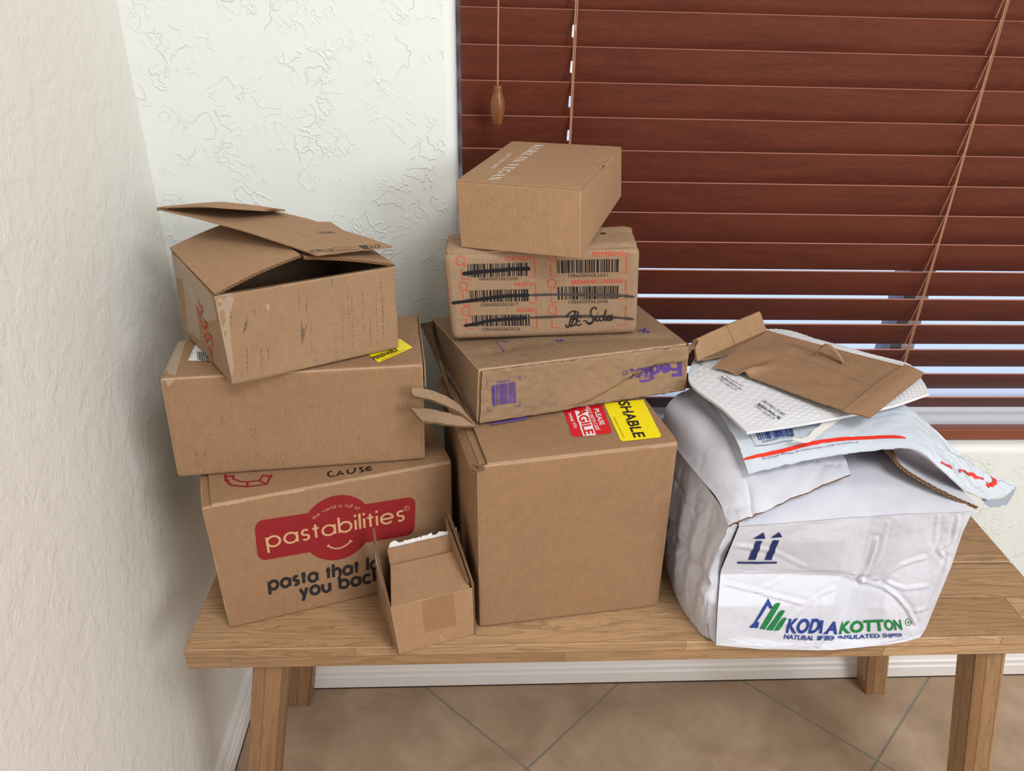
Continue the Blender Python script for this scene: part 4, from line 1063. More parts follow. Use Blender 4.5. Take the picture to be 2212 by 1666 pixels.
# flowing lettering
for st_ in ([(1222, 1300), (1210, 1340), (1202, 1376), (1192, 1388), (1180, 1380), (1184, 1366)], [(1186, 1318), (1195, 1295), (1222, 1275), (1258, 1278), (1262, 1300), (1240, 1322), (1218, 1330)], [(1218, 1330), (1250, 1330), (1254, 1350), (1238, 1372), (1214, 1378), (1200, 1366)], [(1248, 1270), (1232, 1330), (1216, 1384)],
            [(1294, 1322), (1276, 1312), (1258, 1324), (1266, 1340), (1280, 1342)], [(1280, 1342), (1256, 1346), (1250, 1362), (1266, 1374), (1290, 1362)], [(1300, 1342), (1322, 1340)],
            [(1396, 1262), (1384, 1246), (1362, 1256), (1352, 1290), (1366, 1316), (1372, 1344), (1350, 1364), (1330, 1358), (1322, 1340)], [(1330, 1358), (1362, 1350), (1390, 1316), (1398, 1300), (1390, 1330), (1396, 1344), (1412, 1330)], [(1402, 1284), (1404, 1288)],
            [(1446, 1308), (1428, 1306), (1414, 1324), (1420, 1342), (1438, 1334), (1452, 1300), (1462, 1262), (1450, 1320), (1456, 1340), (1470, 1330)],
            [(1470, 1330), (1486, 1312), (1480, 1302), (1466, 1314), (1468, 1334), (1484, 1336), (1498, 1312)], [(1506, 1296), (1496, 1308), (1506, 1322), (1496, 1336), (1480, 1338)]):
    pstrip(mb, F, dense([K4(*p) for p in st_], 4), .0017, i_black, off=.0011)
mb.build('body', rC3)
tp = sf['top']
mb = MB(); S3 = sheet(mb, lambda s, t_: tp.P(.02 + .965 * s, t_ * .62) + A(0, 0, .0018 + .0012 * nz2(s * 5, t_ * 2, 4) + .0015 * s), 22, 6, .0028, m_kraft_gray, m_kraft_gray, m_edge, rough=(.001, .0015, 0, .001, 4), hinge=0); 
pstrip(mb, S3, [K4(1420, 734), K4(1458, 734), K4(1440, 716), K4(1428, 726)], .003, i_black, off=.0006)
mb.build('top_flap', rC3)
mb = MB(); sheet(mb, lambda s, t_: tp.P(.01 + .985 * s, .63 + t_ * .37) + A(0, 0, .0018 + .003 * t_ * s), 22, 6, .0028, m_kraft_gray, m_kraft_gray, m_edge, rough=(.001, .002, .001, .001, 14)); mb.build('top_flap', rC3)

# ------------------------------------------------------------------ centre stack, top box with white serif print
rC4 = empty('cardboard_box', mid(C_C4), 'clean tan box with white serif lettering, topmost of the centre stack', 'box', GB)
sf, dm = box_faces(lift(C_C4, .0), .0016, .0003, 41)
T0 = sf['top'].P0
mb = MB(); add_faces(mb, sf, dm, m_kraft_light, .0016, 18, seed=41, skip=('top',)); mb.build('body', rC4)
mb = MB(); T4 = Surf(T0, sf['top'].w, sf['top'].h)
def lid(s, t_):
    dn = .0045 * math.exp(-((s - 1) / .05) ** 2) * math.exp(-((t_ - .52) / .05) ** 2) - .0035 * math.exp(-((s - .97) / .03) ** 2) * math.exp(-((t_ - .62) / .16) ** 2)
    return T0(.001 + .998 * s, -.004 + .997 * t_) + A(0, 0, .0011 + .5 * dn)
T4 = sheet(mb, lid, 40, 40, .0018, m_kraft_light, m_kraft_light, m_kraft_light)
# serif capitals built from thick and thin strokes with feet
TK, TN = .17, .055
SER = {'K': (.78, [((.14, 0), (.14, 1), TK), ((.62, 1), (.2, .45), TN), ((.30, .55), (.70, 0), TK), ((0, 0), (.30, 0), TN), ((0, 1), (.30, 1), TN), ((.52, 1), (.74, 1), TN), ((.56, 0), (.84, 0), TN)]),
       'R': (.76, [((.14, 0), (.14, 1), TK), ((0, 0), (.30, 0), TN), ((.36, .5), (.68, .0), TK), ((.6, 0), (.8, 0), TN)]), 'E': (.64, [((.14, 0), (.14, 1), TK), ((0, 0), (.58, 0), TN), ((0, 1), (.56, 1), TN), ((.14, .52), (.42, .52), TN), ((.58, 0), (.60, .2), TN), ((.56, 1), (.57, .8), TN)]),
       'A': (.78, [((.10, 0), (.38, 1), TN), ((.38, 1), (.68, 0), TK), ((.2, .36), (.56, .36), TN), ((0, 0), (.22, 0), TN), ((.56, 0), (.82, 0), TN)]), 'N': (.84, [((.14, 0), (.14, 1), TN), ((.14, 1), (.70, 0), TK), ((.70, 0), (.70, 1), TN), ((0, 0), (.28, 0), TN), ((0, 1), (.2, 1), TN), ((.58, 1), (.82, 1), TN)]),
       'V': (.74, [((.10, 1), (.38, 0), TK), ((.38, 0), (.64, 1), TN), ((0, 1), (.24, 1), TN), ((.54, 1), (.76, 1), TN)]), ' ': (.3, [])}
def serif(sf_, s, p0, p1, p2, mat):
    a0, a1, a2 = anchors(sf_, p0, p1, p2); items = []; x = 0
    for ch in s:
        if ch in 'OG':
            a_ = arcp(x + .4, .5, .36, 45 if ch == 'G' else 0, 325 if ch == 'G' else 360, 20, .5)
            for i in range(20):
                mx = abs(math.cos(math.radians(45 + 280 * (i + .5) / 20 if ch == 'G' else 18 * (i + .5))))
                items.append((a_[i], a_[i + 1], TN + (TK - TN) * mx))
            if ch == 'G': items += [((x + .70, .02), (x + .70, .4), TK * .8), ((x + .56, .4), (x + .80, .4), TN)]
            x += .92; continue
        adv, st_ = SER[ch]; items += [((x + a[0], a[1]), (x + b[0], b[1]), w_) for a, b, w_ in st_]
        if ch == 'R':
            a_ = arcp(x + .34, .76, .26, 90, -90, 8, .24); items += [(a_[i], a_[i + 1], TK * .8) for i in range(8)] + [((x + .0, 1), (x + .34, 1), TN), ((x + .14, .52), (x + .34, .52), TN)]
        x += adv + .14
    ex_ = (a1 - a0) / x; ey_ = (a2 - a0)
    for (a, b, w_) in items:
        a, b = A(*a), A(*b); d = unit(b - a); n = A(-d[1], d[0]) * w_ / 2
        decal(mb, sf_, [a0 + ex_ * q[0] + ey_ * q[1] for q in (a - n, b - n, b + n, a + n)], mat, .0004, .02)
serif(T4, 'KOREAN VEGAN', K4(960, 110), K4(628, 360), K4(1022, 112), i_white)
text(mb, T4, 'CHRISTY THING LAUBENG', K4(778, 168), K4(650, 272), K4(806, 170), i_white, -.004)
mb.build('lid', rC4)

# ------------------------------------------------------------------ small open box in front
C_B0 = [[.3515, -.4357, .5204], [.4462, -.4028, .5204], [.4154, -.3152, .5204], [.3203, -.3463, .5204],
        [.3451, -.4362, .5992], [.4444, -.4028, .5991], [.4154, -.3152, .5989], [.3192, -.3463, .5989]]
rB = empty('cardboard_box', mid(C_B0), 'smallest brown box, open with torn white paper inside, standing between the two big stacks', 'box', GB)
sf, dm = box_faces(C_B0, .0016, .0006, 51)
mb = MB(); add_faces(mb, sf, dm, m_kraft_light, .0016, 12, crease=m_crease, crease_w=.0007, skip=('top', 'left', 'right', 'back'), seed=51)
add_faces(mb, {'back': sf['back']}, dm, m_kraft_light, .0016, 8)
mb.build('body', rB)
c = [A(*x) for x in C_B0]
lpeak, rpeak = A(.3185, -.353, .6560), A(.4235, -.320, .6600)
def wall(a, b, hi, name, m1, m2, sd, ex_=None):
    mb = MB(); P_ = net([[a[0], (a[0] + a[1]) / 2, a[1]], [b[0], (b[0] * .5 + b[1] * .5), b[1]], hi])
    S_ = sheet(mb, P_, 14, 16, .0024, m1, m2, m_edge, rough=(0, 0, 0, .0012, sd)); 
    if ex_: ex_(mb, S_)
    mb.build(name, rB); return S_
mb = MB(); pdecal(mb, sf['front'], [K3(1540, 1243), K3(1760, 1196), K3(1782, 1418), K3(1562, 1470)], m_tape2, .0003); pdecal(mb, sf['front'], [K3(1655, 1480), K3(1668, 1476), K3(1700, 1530), K3(1692, 1528)], m_crease, .0005); mb.build('tape', rB)
# left wall: rises behind into a tall triangular ear
hi_l = [c[4] + A(.0005, .0, .004), az(830, 1215, .640), az(818, 1128, .668)]
def ear(mb, S_):
    q = [az(822, 1150, .660), az(836, 1230, .629), az(835, 1252, .618), az(822, 1262, .618), az(815, 1200, .640)]
P_left = net([[c[0], (c[0] + c[3]) / 2, c[3]], [c[4] - A(0, 0, .002), (c[4] + c[7]) / 2, c[7]], [c[4] + A(0, 0, .004), (c[4] + c[7]) / 2 + A(-.002, 0, .028), c[7] + A(.001, -.002, .052)]], True)
mb = MB(); SL = sheet(mb, lambda s, t_: P_left(1 - s, t_), 14, 20, .0024, m_kraft, m_kraft_light, m_edge, rough=(0, 0, 0, .0012, 5))
decal(mb, SL, [(SL.w * .12, SL.h * .58), (SL.w * .68, SL.h * .50), (SL.w * .66, SL.h * .70), (SL.w * .15, SL.h * .93)], m_lab_white, .0004)
for k in range(4): strip(mb, SL, [(SL.w * (.2 + .1 * k), SL.h * .62), (SL.w * (.2 + .1 * k), SL.h * (.86 - .05 * k))], .0006, i_text, off=.0008)
mb.build('side_wall', rB)
P_right = net([[c[1], (c[1] + c[2]) / 2, c[2]], [c[5], (c[5] + c[6]) / 2, c[6]], [c[5] + A(0, 0, .005), (c[5] + c[6]) / 2 + A(-.0015, 0, .030), c[6] + A(-.004, -.003, .058)]], True)
mb = MB(); sheet(mb, P_right, 14, 20, .0024, m_kraft, m_kraft_light, m_edge, rough=(0, 0, 0, .0015, 15)); mb.build('side_wall', rB)
mb = MB(); sheet(mb, lambda s, t_: P_right(.06 + .9 * s, .45 + .47 * t_) + A(-.0042, -.001, 0), 10, 12, .0020, m_kraft, m_kraft_light, m_edge, rough=(0, 0, 0, .001, 25)); mb.build('inner_wall', rB)
# inner slope (tucked front panel) and back panel with torn white paper
fl0, fr0 = az(844, 1310, .5975), az(1012, 1270, .5975)
sl1, sr1 = az(841, 1223, .607), az(1000, 1188, .607)
mb = MB(); P_ = bil(c[4] + A(.002, .001, -.001), c[5] + A(-.004, -.0005, -.001), sr1, sl1 + A(.0015, 0, 0)); sheet(mb, lambda s, t_: P_(s, t_) + A(0, 0, -.0012 * math.sin(math.pi * t_)), 10, 10, .0020, m_kraft_light, m_inner, m_edge); mb.build('tucked_panel', rB)
bl1, br1 = sl1 + A(-.003, .012, .0175), sr1 + A(-.005, .010, .0205)
mb = MB(); P_ = bil(sl1 + A(.001, .002, -.006), sr1 + A(-.003, .002, -.006), br1, bl1); sheet(mb, P_, 12, 6, .0020, m_kraft, m_inner, m_edge, rough=(0, 0, 0, .001, 3)); mb.build('back_panel', rB)
mb = MB(); P_ = bil(bl1 + A(.001, .0015, -.006), br1 + A(-.0015, .0015, -.006), br1 + A(-.003, .006, .0035), bl1 + A(.003, .005, .0035))
sheet(mb, P_, 60, 5, .0006, m_strip, m_strip, m_strip, rough=(.001, .001, 0, .006, 6)); mb.build('torn_paper', rB)

# ------------------------------------------------------------------ white crushed shipper on the right
def Sz(z): return 1.273788 - .926 * (1.273788 - z)
rD = empty('cardboard_box', (.885, -.30, .5202), 'large crushed white box with blue arrows and green-blue lettering at the right end', 'box', GB)
pA, pB = A(.753, -.4279, .5202), A(1.0236, -.4228, .5202)
nD = unit(np.cross(pB - pA, A(0, 0, 1)))     # outward (towards the lens)
def fp(q, d):
    d = d * 1.45 if d > 0 else d
    return plane_at(q, pA - nD * d, nD)
FR = [ # px in the crop, inward depth; bottom row first
 [((372, 1532), -.009), ((640, 1556), -.011), ((980, 1563), -.009), ((1080, 1561), -.008), ((1380, 1532), -.008), ((1500, 1512), -.005), ((1590, 1488), -.001)],
 [((373, 1480), -.008), ((650, 1500), -.006), ((1010, 1510), -.007), ((1090, 1510), .000), ((1380, 1495), -.006), ((1560, 1480), -.002), ((1625, 1435), .002)],
 [((383, 1300), -.003), ((680, 1300), -.001), ((1070, 1290), .000), ((1150, 1300), .009), ((1380, 1310), -.003), ((1545, 1350), -.001), ((1690, 1275), .000)],
 [((398, 1108), .013), ((730, 1104), .013), ((1112, 1118), .011), ((1205, 1150), .017), ((1400, 1170), .004), ((1600, 1190), .000), ((1778, 1062), -.001)],
 [((404, 1082), .012), ((740, 1078), .0115), ((1118, 1085), .007), ((1222, 1100), .014), ((1420, 1100), .005), ((1640, 1060), .003), ((1792, 1020), -.001)],
 [((462, 940), .004), ((780, 930), .003), ((1150, 900), .000), ((1268, 905), .009), ((1520, 890), .003), ((1720, 870), .004), ((1845, 860), .000)],
 [((510, 824), .000), ((800, 803), .000), ((1190, 770), -.001), ((1300, 765), .004), ((1520, 750), .001), ((1740, 742), .000), ((1905, 736), .000)]]
ctrl = [[fp(M2(*q), d) for q, d in row] for row in FR]
cpx = [[np.array([*M2(*q), 0.]) for q, d in row] for row in FR]
Pf = net(ctrl, True); Ppx = net(cpx, True)
CREASES = [([(1240, 1150), (1370, 1180), (1450, 1240), (1520, 1320), (1560, 1400)], 2.4), ([(1240, 1145), (1350, 1142), (1480, 1050), (1620, 1010)], 1.8), ([(1560, 1330), (1640, 1310), (1700, 1200), (1760, 1020)], 1.2),
           ([(480, 935), (700, 965), (900, 1060)], 1.2), ([(410, 1160), (620, 1215), (890, 1285)], 1.8), ([(620, 1215), (760, 1140)], 1.2), ([(1390, 1160), (1500, 1195), (1640, 1180)], 1.2),
           ([(1330, 900), (1280, 1080), (1230, 1150)], 1.6), ([(1820, 760), (1790, 900), (1700, 960), (1730, 1000)], 1.6), ([(1400, 800), (1360, 980), (1300, 1080)], 1.0), ([(1010, 1250), (1000, 1400), (980, 1540)], 1.4), ([(760, 1420), (980, 1240), (1080, 1190)], 1.2), ([(1700, 760), (1680, 900)], 1.0)]
CREASES = [([A(*M2(*p)) for p in c_], a) for c_, a in CREASES]
def segd(p, a, b):
    ab = b - a; t_ = min(1, max(0, (p - a) @ ab / (ab @ ab))); return np.linalg.norm(p - a - ab * t_)
def crease_h(q):
    h = 0
    for c_, amp in CREASES:
        d = min(segd(q, c_[i], c_[i + 1]) for i in range(len(c_) - 1))
        if d < 20: h += amp * (.0009 * math.exp(-(d / 3.4) ** 2) - .0007 * math.exp(-((d - 8) / 4) ** 2))
    return h
def PD(s, t_):
    p = Pf(s, t_); q = Ppx(s, t_)[:2]
    e = smooth(min(s, 1 - s) / .03) * smooth(min(t_, 1 - t_) / .03)
    return p + nD * (crease_h(q) * e + .0016 * nz2(s * 9, t_ * 8, 2.2) * e + .0006 * nz2(s * 40, t_ * 26, 4.2) * e)
mb = MB(); wD, hD = .275, .20; SD = Surf(PD, wD, hD)
S_ = [i / 144 for i in range(145)]; T_ = [i / 108 for i in range(109)]
mb.grid(PD, S_, T_, m_white, lambda a, b: (a * wD, b * hD))
# bulging left side
Bt = [ctrl[0][0]] + [az(*M2(x, y), .5202) for x, y in ((320, 1500), (305, 1480), (225, 1400), (160, 1310), (110, 1210), (85, 1120))] + [A(.7215, -.19, .5202)]
Bt = [ctrl[0][0] + A(0, .004, 0)] + [az(*M2(x, y), .5202) for x, y in ((285, 1470), (225, 1398), (165, 1310), (118, 1210), (88, 1110))] + [A(.715, -.175, .5209)]
Bt = [Bt[0]] + [A(b[0], b[1], .5209) for b in Bt[1:]]
Tt = [ctrl[6][0] + A(0, .004, 0)] + [az(*p, .7175) for p in ((1575, 1128), (1551, 1084), (1520, 1043), (1492, 1008), (1464, 972))] + [A(.7170, -.175, .7185)]
Fl = [ctrl[k][0] for k in range(7)]
def PLf(s, t_):                              # s: 0 back .. 1 front, t: up
    x = (1 - s) * 6; i = min(5, int(x)); f = x - i
    b = Bt[i] * (1 - f) + Bt[i + 1] * f; t2 = Tt[i] * (1 - f) + Tt[i + 1] * f
    p = b * (1 - t_) + t2 * t_
    k = t_ * 6; j = min(5, int(k)); g = k - j; fr = Fl[j] * (1 - g) + Fl[j + 1] * g
    lin0 = Fl[0] * (1 - t_) + Fl[6] * t_
    p = p + (fr + A(0, .004, 0) - lin0 - A(0, .004, 0)) * smooth((s - .8) / .2) * A(.3, 1, 0)
    u = 1 - s
    o = .007 * math.sin(math.pi * t_) * smooth(u / .15) - .006 * math.exp(-((t_ - .46) / .05) ** 2) * smooth((u) / .1) * (1 - .6 * u)
    fold = .0050 * (1 - abs(((u * 5.5 + .35 * t_ + .12 * math.sin(t_ * 6)) % 1) * 2 - 1)) * math.sin(math.pi * min(1, t_ * 1.1)) * smooth(u / .1)
    cr2 = .0014 * nz2(u * 12, t_ * 6, 7.7) - .0016 * (1 - min(1, abs(nz2(u * 9 + t_ * 3, t_ * 7, 1.7)) * 7)) - .0008 * (1 - min(1, abs(nz2(u * 20, t_ * 8 + u * 4, 5.7)) * 9))
    e = smooth(min(t_, 1 - t_) / .04)
    return p + A(-1, -.15, 0) * ((o + fold + cr2) * e)
mb.grid(PLf, [i / 80 for i in range(81)], [i / 64 for i in range(65)], m_white, lambda a, b: (a * .25, b * .2))
# dark slit where the two panels meet
mb.grid(lambda s, t_: (PLf(1, t_) + A(.0006, .0015, 0)) * (1 - s) + (PD(0, t_) + A(0, .003, 0)) * s, [0, .5, 1], T_[::4] , m_edge)
br, bk = A(1.0190, -.1614, .5210), A(.715, -.175, .5210)
up = A(0, 0, .1982)
FRr = [ctrl[k][6] for k in range(7)]
def PRt(s, t_):
    p = (PD(1, t_) * (1 - s) + (br + up * t_) * s) + A(.004, 0, 0) * math.sin(math.pi * s) * math.sin(math.pi * t_)
    return A(p[0], p[1], max(p[2], .5209)) if p[1] > -.4235 else p
mb.grid(PRt, [i / 12 for i in range(13)], T_[::2], m_white)
mb.grid(lambda s, t_: (br * (1 - s) + bk * s) + up * t_, [i / 6 for i in range(7)], [i / 4 for i in range(5)], m_white)
def PBot(s, t_):
    p = PLf(1 - t_, 0) * (1 - s) + (PD(1, 0) * (1 - t_) + br * t_) * s if t_ > 0 else PD(s, 0)
    return A(p[0], p[1], max(p[2], .5209)) if p[1] > -.4235 else p
mb.grid(PBot, [i / 144 for i in range(145)], [0, .004, .008, .03] + [i / 8 for i in range(1, 9)], m_white, flip=True)
def textD(*a, off=0, **k): text(*a, off=.0011, **k)
SL2 = Surf(PLf, .25, .2)
pdecal(mb, SL2, [M2(318, 1502), M2(336, 1492), M2(362, 1512), M2(366, 1530), M2(332, 1522)], m_inner, .0008, .004)
pstrip(mb, SL2, [M2(322, 1400), M2(330, 1440), M2(326, 1470), M2(342, 1505)], .0012, m_inner, off=.0008, jit=.5)
# arrows, logo and words
def d2(pts, mat, off=.0010): pdecal(mb, SD, [M2(*p) for p in pts], mat, off, .004)
def affine(q0, q1, q2): return anchors(SD, M2(*q0), M2(*q1), M2(*q2))
d2([(500, 1030), (736, 1030), (733, 1041), (498, 1041)], i_navy)
d2([(564, 1019), (606, 1019), (648, 906), (612, 906)], i_navy); d2([(592, 893), (656, 855), (666, 893)], i_navy)
d2([(662, 1019), (703, 1019), (748, 902), (712, 902)], i_navy); d2([(698, 888), (748, 853), (768, 882)], i_navy)
d2([(568, 1424), (598, 1395), (683, 1250), (700, 1285), (682, 1290), (606, 1404), (588, 1426)], i_blue); d2([(683, 1250), (711, 1306), (692, 1312), (676, 1280)], i_blue); d2([(568, 1424), (600, 1395), (630, 1390), (620, 1427)], i_blue)
d2([(632, 1431), (722, 1286), (738, 1278), (756, 1283), (662, 1436)], i_green); d2([(670, 1438), (750, 1328), (768, 1320), (784, 1325), (708, 1442)], i_green); d2([(716, 1443), (765, 1372), (780, 1364), (795, 1368), (744, 1443)], i_green)
textD(mb, SD, 'KOD', M2(788, 1453), M2(984, 1457), M2(806, 1374), i_blue, .035, off=.0006)
textD(mb, SD, 'I', M2(992, 1458), M2(1002, 1458), M2(1000, 1380), i_blue, .02, off=.0006)
textD(mb, SD, 'A', M2(1008, 1460), M2(1094, 1462), M2(1020, 1388), i_blue, .035, off=.0006)
textD(mb, SD, 'KOTTON', M2(1104, 1462), M2(1484, 1435), M2(1122, 1392), i_green, .035, off=.0006)
textD(mb, SD, 'NATURAL', M2(775, 1492), M2(952, 1499), M2(781, 1464), i_blue, .02, off=.0006)
textD(mb, SD, 'FIBER', M2(978, 1500), M2(1078, 1506), M2(984, 1474), i_blue, .02, off=.0006)
textD(mb, SD, 'INSULATED SHIPPER', M2(1098, 1502), M2(1484, 1476), M2(1102, 1474), i_blue, .02, off=.0006)
_c = SD.inv(M2(1520, 1393)); strip(mb, SD, [_c + .0045 * A(1.2 * math.cos(a), math.sin(a)) for a in np.linspace(0, 6.3, 14)], .0009, i_green, off=.0006)
textD(mb, SD, 'R', M2(1512, 1402), M2(1530, 1400), M2(1516, 1385), i_green, off=.0006)
mb.build('body', rD, weld=3e-4, angle=50)
# front flap folding back over the opening
EF = [ctrl[6][k] for k in range(7)]
fl_rows = [[p + A(0, .0010, -.0009) for p in EF]]
for dy, z_ in ((.045, .727), (.095, .733), (.15, .727)):
    fl_rows.append([A(EF[k][0] * (1 - dy * .9) + .885 * dy * .9, EF[k][1] + dy, z_ + (.0025 if k in (2,) else -.002 if k == 3 else 0) - .006 * (k == 0)) for k in range(7)])
Pff = net(fl_rows, True)
mb = MB(); sheet(mb, lambda s, t_: Pff(s, t_) + A(0, 0, .0010 * nz2(s * 10, t_ * 6, 3)), 60, 24, .0028, m_white, m_white, m_white, rough=(.001, .001, 0, .002, 2)); mb.build('front_flap', rD, angle=50)
# left flap: rises from the bulging edge, bends, torn front edge
LF = [[az(1574, 1137, .7135), az(1612, 1120, .722), az(1690, 1087, .733), az(1765, 1055, .742), az(1837, 1026, .750)],
      [az(1553, 1083, .7195), az(1600, 1050, .738), az(1680, 1020, .748), az(1760, 1000, .752), az(1822, 984, .756)],
      [az(1520, 1041, .7195), az(1572, 995, .750), az(1660, 965, .762), az(1735, 950, .764), az(1800, 940, .764)],
      [az(1490, 1005, .7195), az(1545, 945, .758), az(1640, 905, .766), az(1720, 895, .770), az(1785, 890, .770)],
      [az(1463, 970, .7195), az(1500, 900, .763), az(1600, 860, .768), az(1700, 850, .770), az(1770, 845, .772)],
      [az(1430, 925, .7195), az(1455, 862, .762), az(1560, 815, .766), az(1680, 800, .769), az(1750, 800, .770)]]
Plf = net(LF)
mb = MB(); sheet(mb, lambda s, t_: Plf(s, t_) + A(0, 0, (.0016 * nz2(s * 8, t_ * 7, 5) + .0004 * nz2(s * 30, t_ * 22, 9) - .0022 * (1 - min(1, abs(nz2(s * 3 + t_ * 4, t_ * 5, 2.5)) * 12)) - .0030 * max(0, 1 - abs(s - .30 - .03 * t_) / .02)) * smooth(s / .05)), 56, 48, .0028, m_white, m_white, m_edge, rough=(0, .0015, .0016, 0, 4)); mb.build('side_flap', rD, angle=50)
RF = [[az(1929, 976, Sz(.735)), az(1941, 1004, Sz(.729)), az(1995, 1042, Sz(.711)), az(2058, 1075, Sz(.692)), az(2113, 1098, .7205)],
      ]
e0, e1 = A(*RF[0][0]), A(*RF[0][4])
RFm = [A(*az(1929, 978, .760)), A(*az(1945, 1008, .752)), A(*az(1998, 1043, .742)), A(*az(2058, 1074, .731)), A(*az(2112, 1098, .7195))]
back_ = A(-.010, .125, .004)
mb = MB(); Prf = net([RFm, [p + back_ * .5 for p in RFm], [p + back_ for p in RFm], [p + back_ * 1.7 + A(0, 0, -.006) for p in RFm]])
sheet(mb, lambda s, t_: Prf(s, t_), 44, 20, .0042, m_white, m_inner, m_edge, rough=(0, 0, .0018, 0, 7)); mb.build('side_flap', rD, angle=50)

# ------------------------------------------------------------------ mailers heaped on the white box
rP = empty('poly_mailer', tuple(az(1617, 1023, .752)), 'white plastic mailer with red stripe and blue barcode, drooping over the right side', 'mailer')
PM = [[az(1617, 1024, .7565), az(1700, 1004, .7660), az(1790, 986, .7725), az(1880, 974, .779), az(1975, 971, .783), az(2036, 1018, .762), az(2085, 1060, .728), az(2132, 1080, .700)],
      [az(1592, 955, .775), az(1690, 942, .780), az(1790, 930, .7845), az(1885, 922, .789), az(1968, 920, .790), az(2040, 985, .768), az(2100, 1035, .728), az(2155, 1072, .698)],
      [az(1560, 900, .783), az(1670, 890, .787), az(1780, 885, .790), az(1890, 880, .793), az(1965, 888, .793), az(2046, 965, .768), az(2112, 1022, .728), az(2182, 1062, .698)],
      [az(1531, 858, .783), az(1640, 850, .788), az(1760, 850, .791), az(1870, 860, .794), az(1946, 876, .794), az(2038, 953, .770), az(2104, 1012, .730), az(2194, 1048, .700)]]
Pp = net(PM)
def PPM(s, t_):
    e = smooth(min(s, 1 - s) / .04) * smooth(min(t_, 1 - t_) / .08)
    return Pp(s, t_) + A(0, 0, 1) * ((.0022 * nz2(s * 13, t_ * 5, 4) + .0014 * nz2(s * 34, t_ * 14, 6) - .0018 * max(0, 1 - abs(nz2(s * 7 + t_ * 3, t_ * 6, 9)) * 9)) * (.35 + 1.5 * smooth((s - .6) / .2)) + .0018) * e
mb = MB(); SP = sheet(mb, PPM, 96, 36, .0016, m_poly, m_poly_in, m_poly, rough=(.001, .004, .001, .001, 3))
def d3(pts, mat, off=.0006): pdecal(mb, SP, [M1(*p) for p in pts], mat, off, .005)
up_ = dense([(506, 982), (620, 952), (760, 922), (900, 885), (1080, 856), (1270, 846), (1400, 842), (1470, 846), (1500, 858)], 3); lo_ = dense([(512, 994), (625, 972), (765, 945), (905, 908), (1085, 878), (1270, 866), (1400, 860), (1470, 860), (1498, 862)], 3)
for i in range(len(up_) - 1): pdecal(mb, SP, [M1(*lo_[i]), M1(*lo_[i + 1]), M1(*up_[i + 1]), M1(*up_[i])], i_pred, .0007, .008)
barcode(mb, SP, M1(594, 826), M1(812, 800), M1(612, 870), 24, i_blue, 5, off=.0008)
text(mb, SP, 'PS00000133100', M1(636, 888), M1(822, 850), M1(634, 876), i_text, off=.0008)
for q in ([(548, 828), (840, 794), (874, 858), (592, 906), (548, 828)],): pstrip(mb, SP, [M1(*p) for p in q], .0005, i_text, off=.0008)
text(mb, SP, 'For Domestic shipments, the maximum weight is 70 lbs. For international', M1(634, 988), M1(1210, 886), M1(634, 976), i_blue, off=.0008)
for i, (a, b) in enumerate((((1712, 1002), (1790, 1046)), ((1818, 1054), (1960, 1116)), ((2018, 1094), (1986, 1140)))):
    pstrip(mb, SP, [M1(*a), M1(*b)], (.0030, .007, .007)[i], i_pred, off=.0014, maxl=.003)
mb.build('sleeve', rP, angle=60)
# loose torn lip at the drooping end
mb = MB(); tl_ = [az(2120, 1078, .699), az(2165, 1076, .697), az(2195, 1052, .699)]
sheet(mb, net([tl_, [az(2132, 1092, .694), az(2168, 1094, .690), az(2188, 1070, .694)]]), 14, 5, .0008, m_poly, m_poly_in, m_poly, rough=(.002, .002, 0, .004, 8)); mb.build('torn_lip', rP)

rBm = empty('bubble_mailer', tuple(az(1613, 934, .785)), 'white padded bubble mailer with small black print, under the kraft mailer', 'mailer')
c00, c10 = az(1613, 936, .7955), az(2007, 852, .8125)
BMn = [[c00, az(1720, 920, .798), az(1830, 900, .802), az(1930, 878, .807), c10],
       [az(1560, 885, .7985), az(1680, 868, .801), az(1800, 850, .804), az(1910, 838, .808), az(1992, 824, .812)],
       [az(1488, 824, .800), az(1620, 800, .802), az(1750, 790, .804), az(1870, 780, .806), az(1965, 790, .809)],
       [A(.758, -.145, .800), A(.835, -.100, .802), A(.90, -.085, .804), az(1796, 747, .807), az(1905, 775, .805)],
       [A(.757, -.115, .8), A(.84, -.060, .800), az(1716, 728, .803), az(1772, 737, .803), az(1880, 770, .803)]]
Pb = net(BMn)
def PB(s, t_):
    e = smooth(min(s, 1 - s) / .03) * smooth(min(t_, 1 - t_) / .05)
    u, v = s * 34, t_ * 26 + (int(s * 34) % 2) * .5
    b = max(0, 1 - ((u % 1 - .5) ** 2 + (v % 1 - .5) ** 2) * 4.2)
    return Pb(s, t_) + A(0, 0, e * (.0007 * b + .0012 * nz2(s * 5, t_ * 5, 2)))
mb = MB(); SB = sheet(mb, PB, 170, 120, .0036, m_bubble, m_bubble, m_bubble)
for ln, (a, b, h_) in (('UNIVERSAL P-7445', ((632, 640), (758, 726), 14)), ('Bubble Mailer #2', ((604, 660), (738, 748), 15)), ('1-800-248-5510', ((582, 666), (702, 750), 11)),
                       ('Bubble Mailer #2', ((384, 494), (508, 572), 13)), ('UNIVERSAL P-7445', ((408, 484), (515, 552), 9)), ('1-800-248-5510', ((364, 500), (478, 574), 10)),
                       ('Bubble Mailer #2', ((200, 366), (296, 420), 12)), ('1-800-248-5510', ((196, 378), (270, 424), 9))):
    a0_, a1_ = M1(*a), M1(*b); d_ = unit(A(*a1_) - A(*a0_)); n_ = A(d_[1], -d_[0]); p2 = A(*a0_) + n_ * h_ * .36
    text(mb, SB, ln, a0_, a1_, tuple(p2), i_text, .0 if 'Bub' not in ln else .02, off=.0013)
mb.build('sleeve', rBm, angle=60)
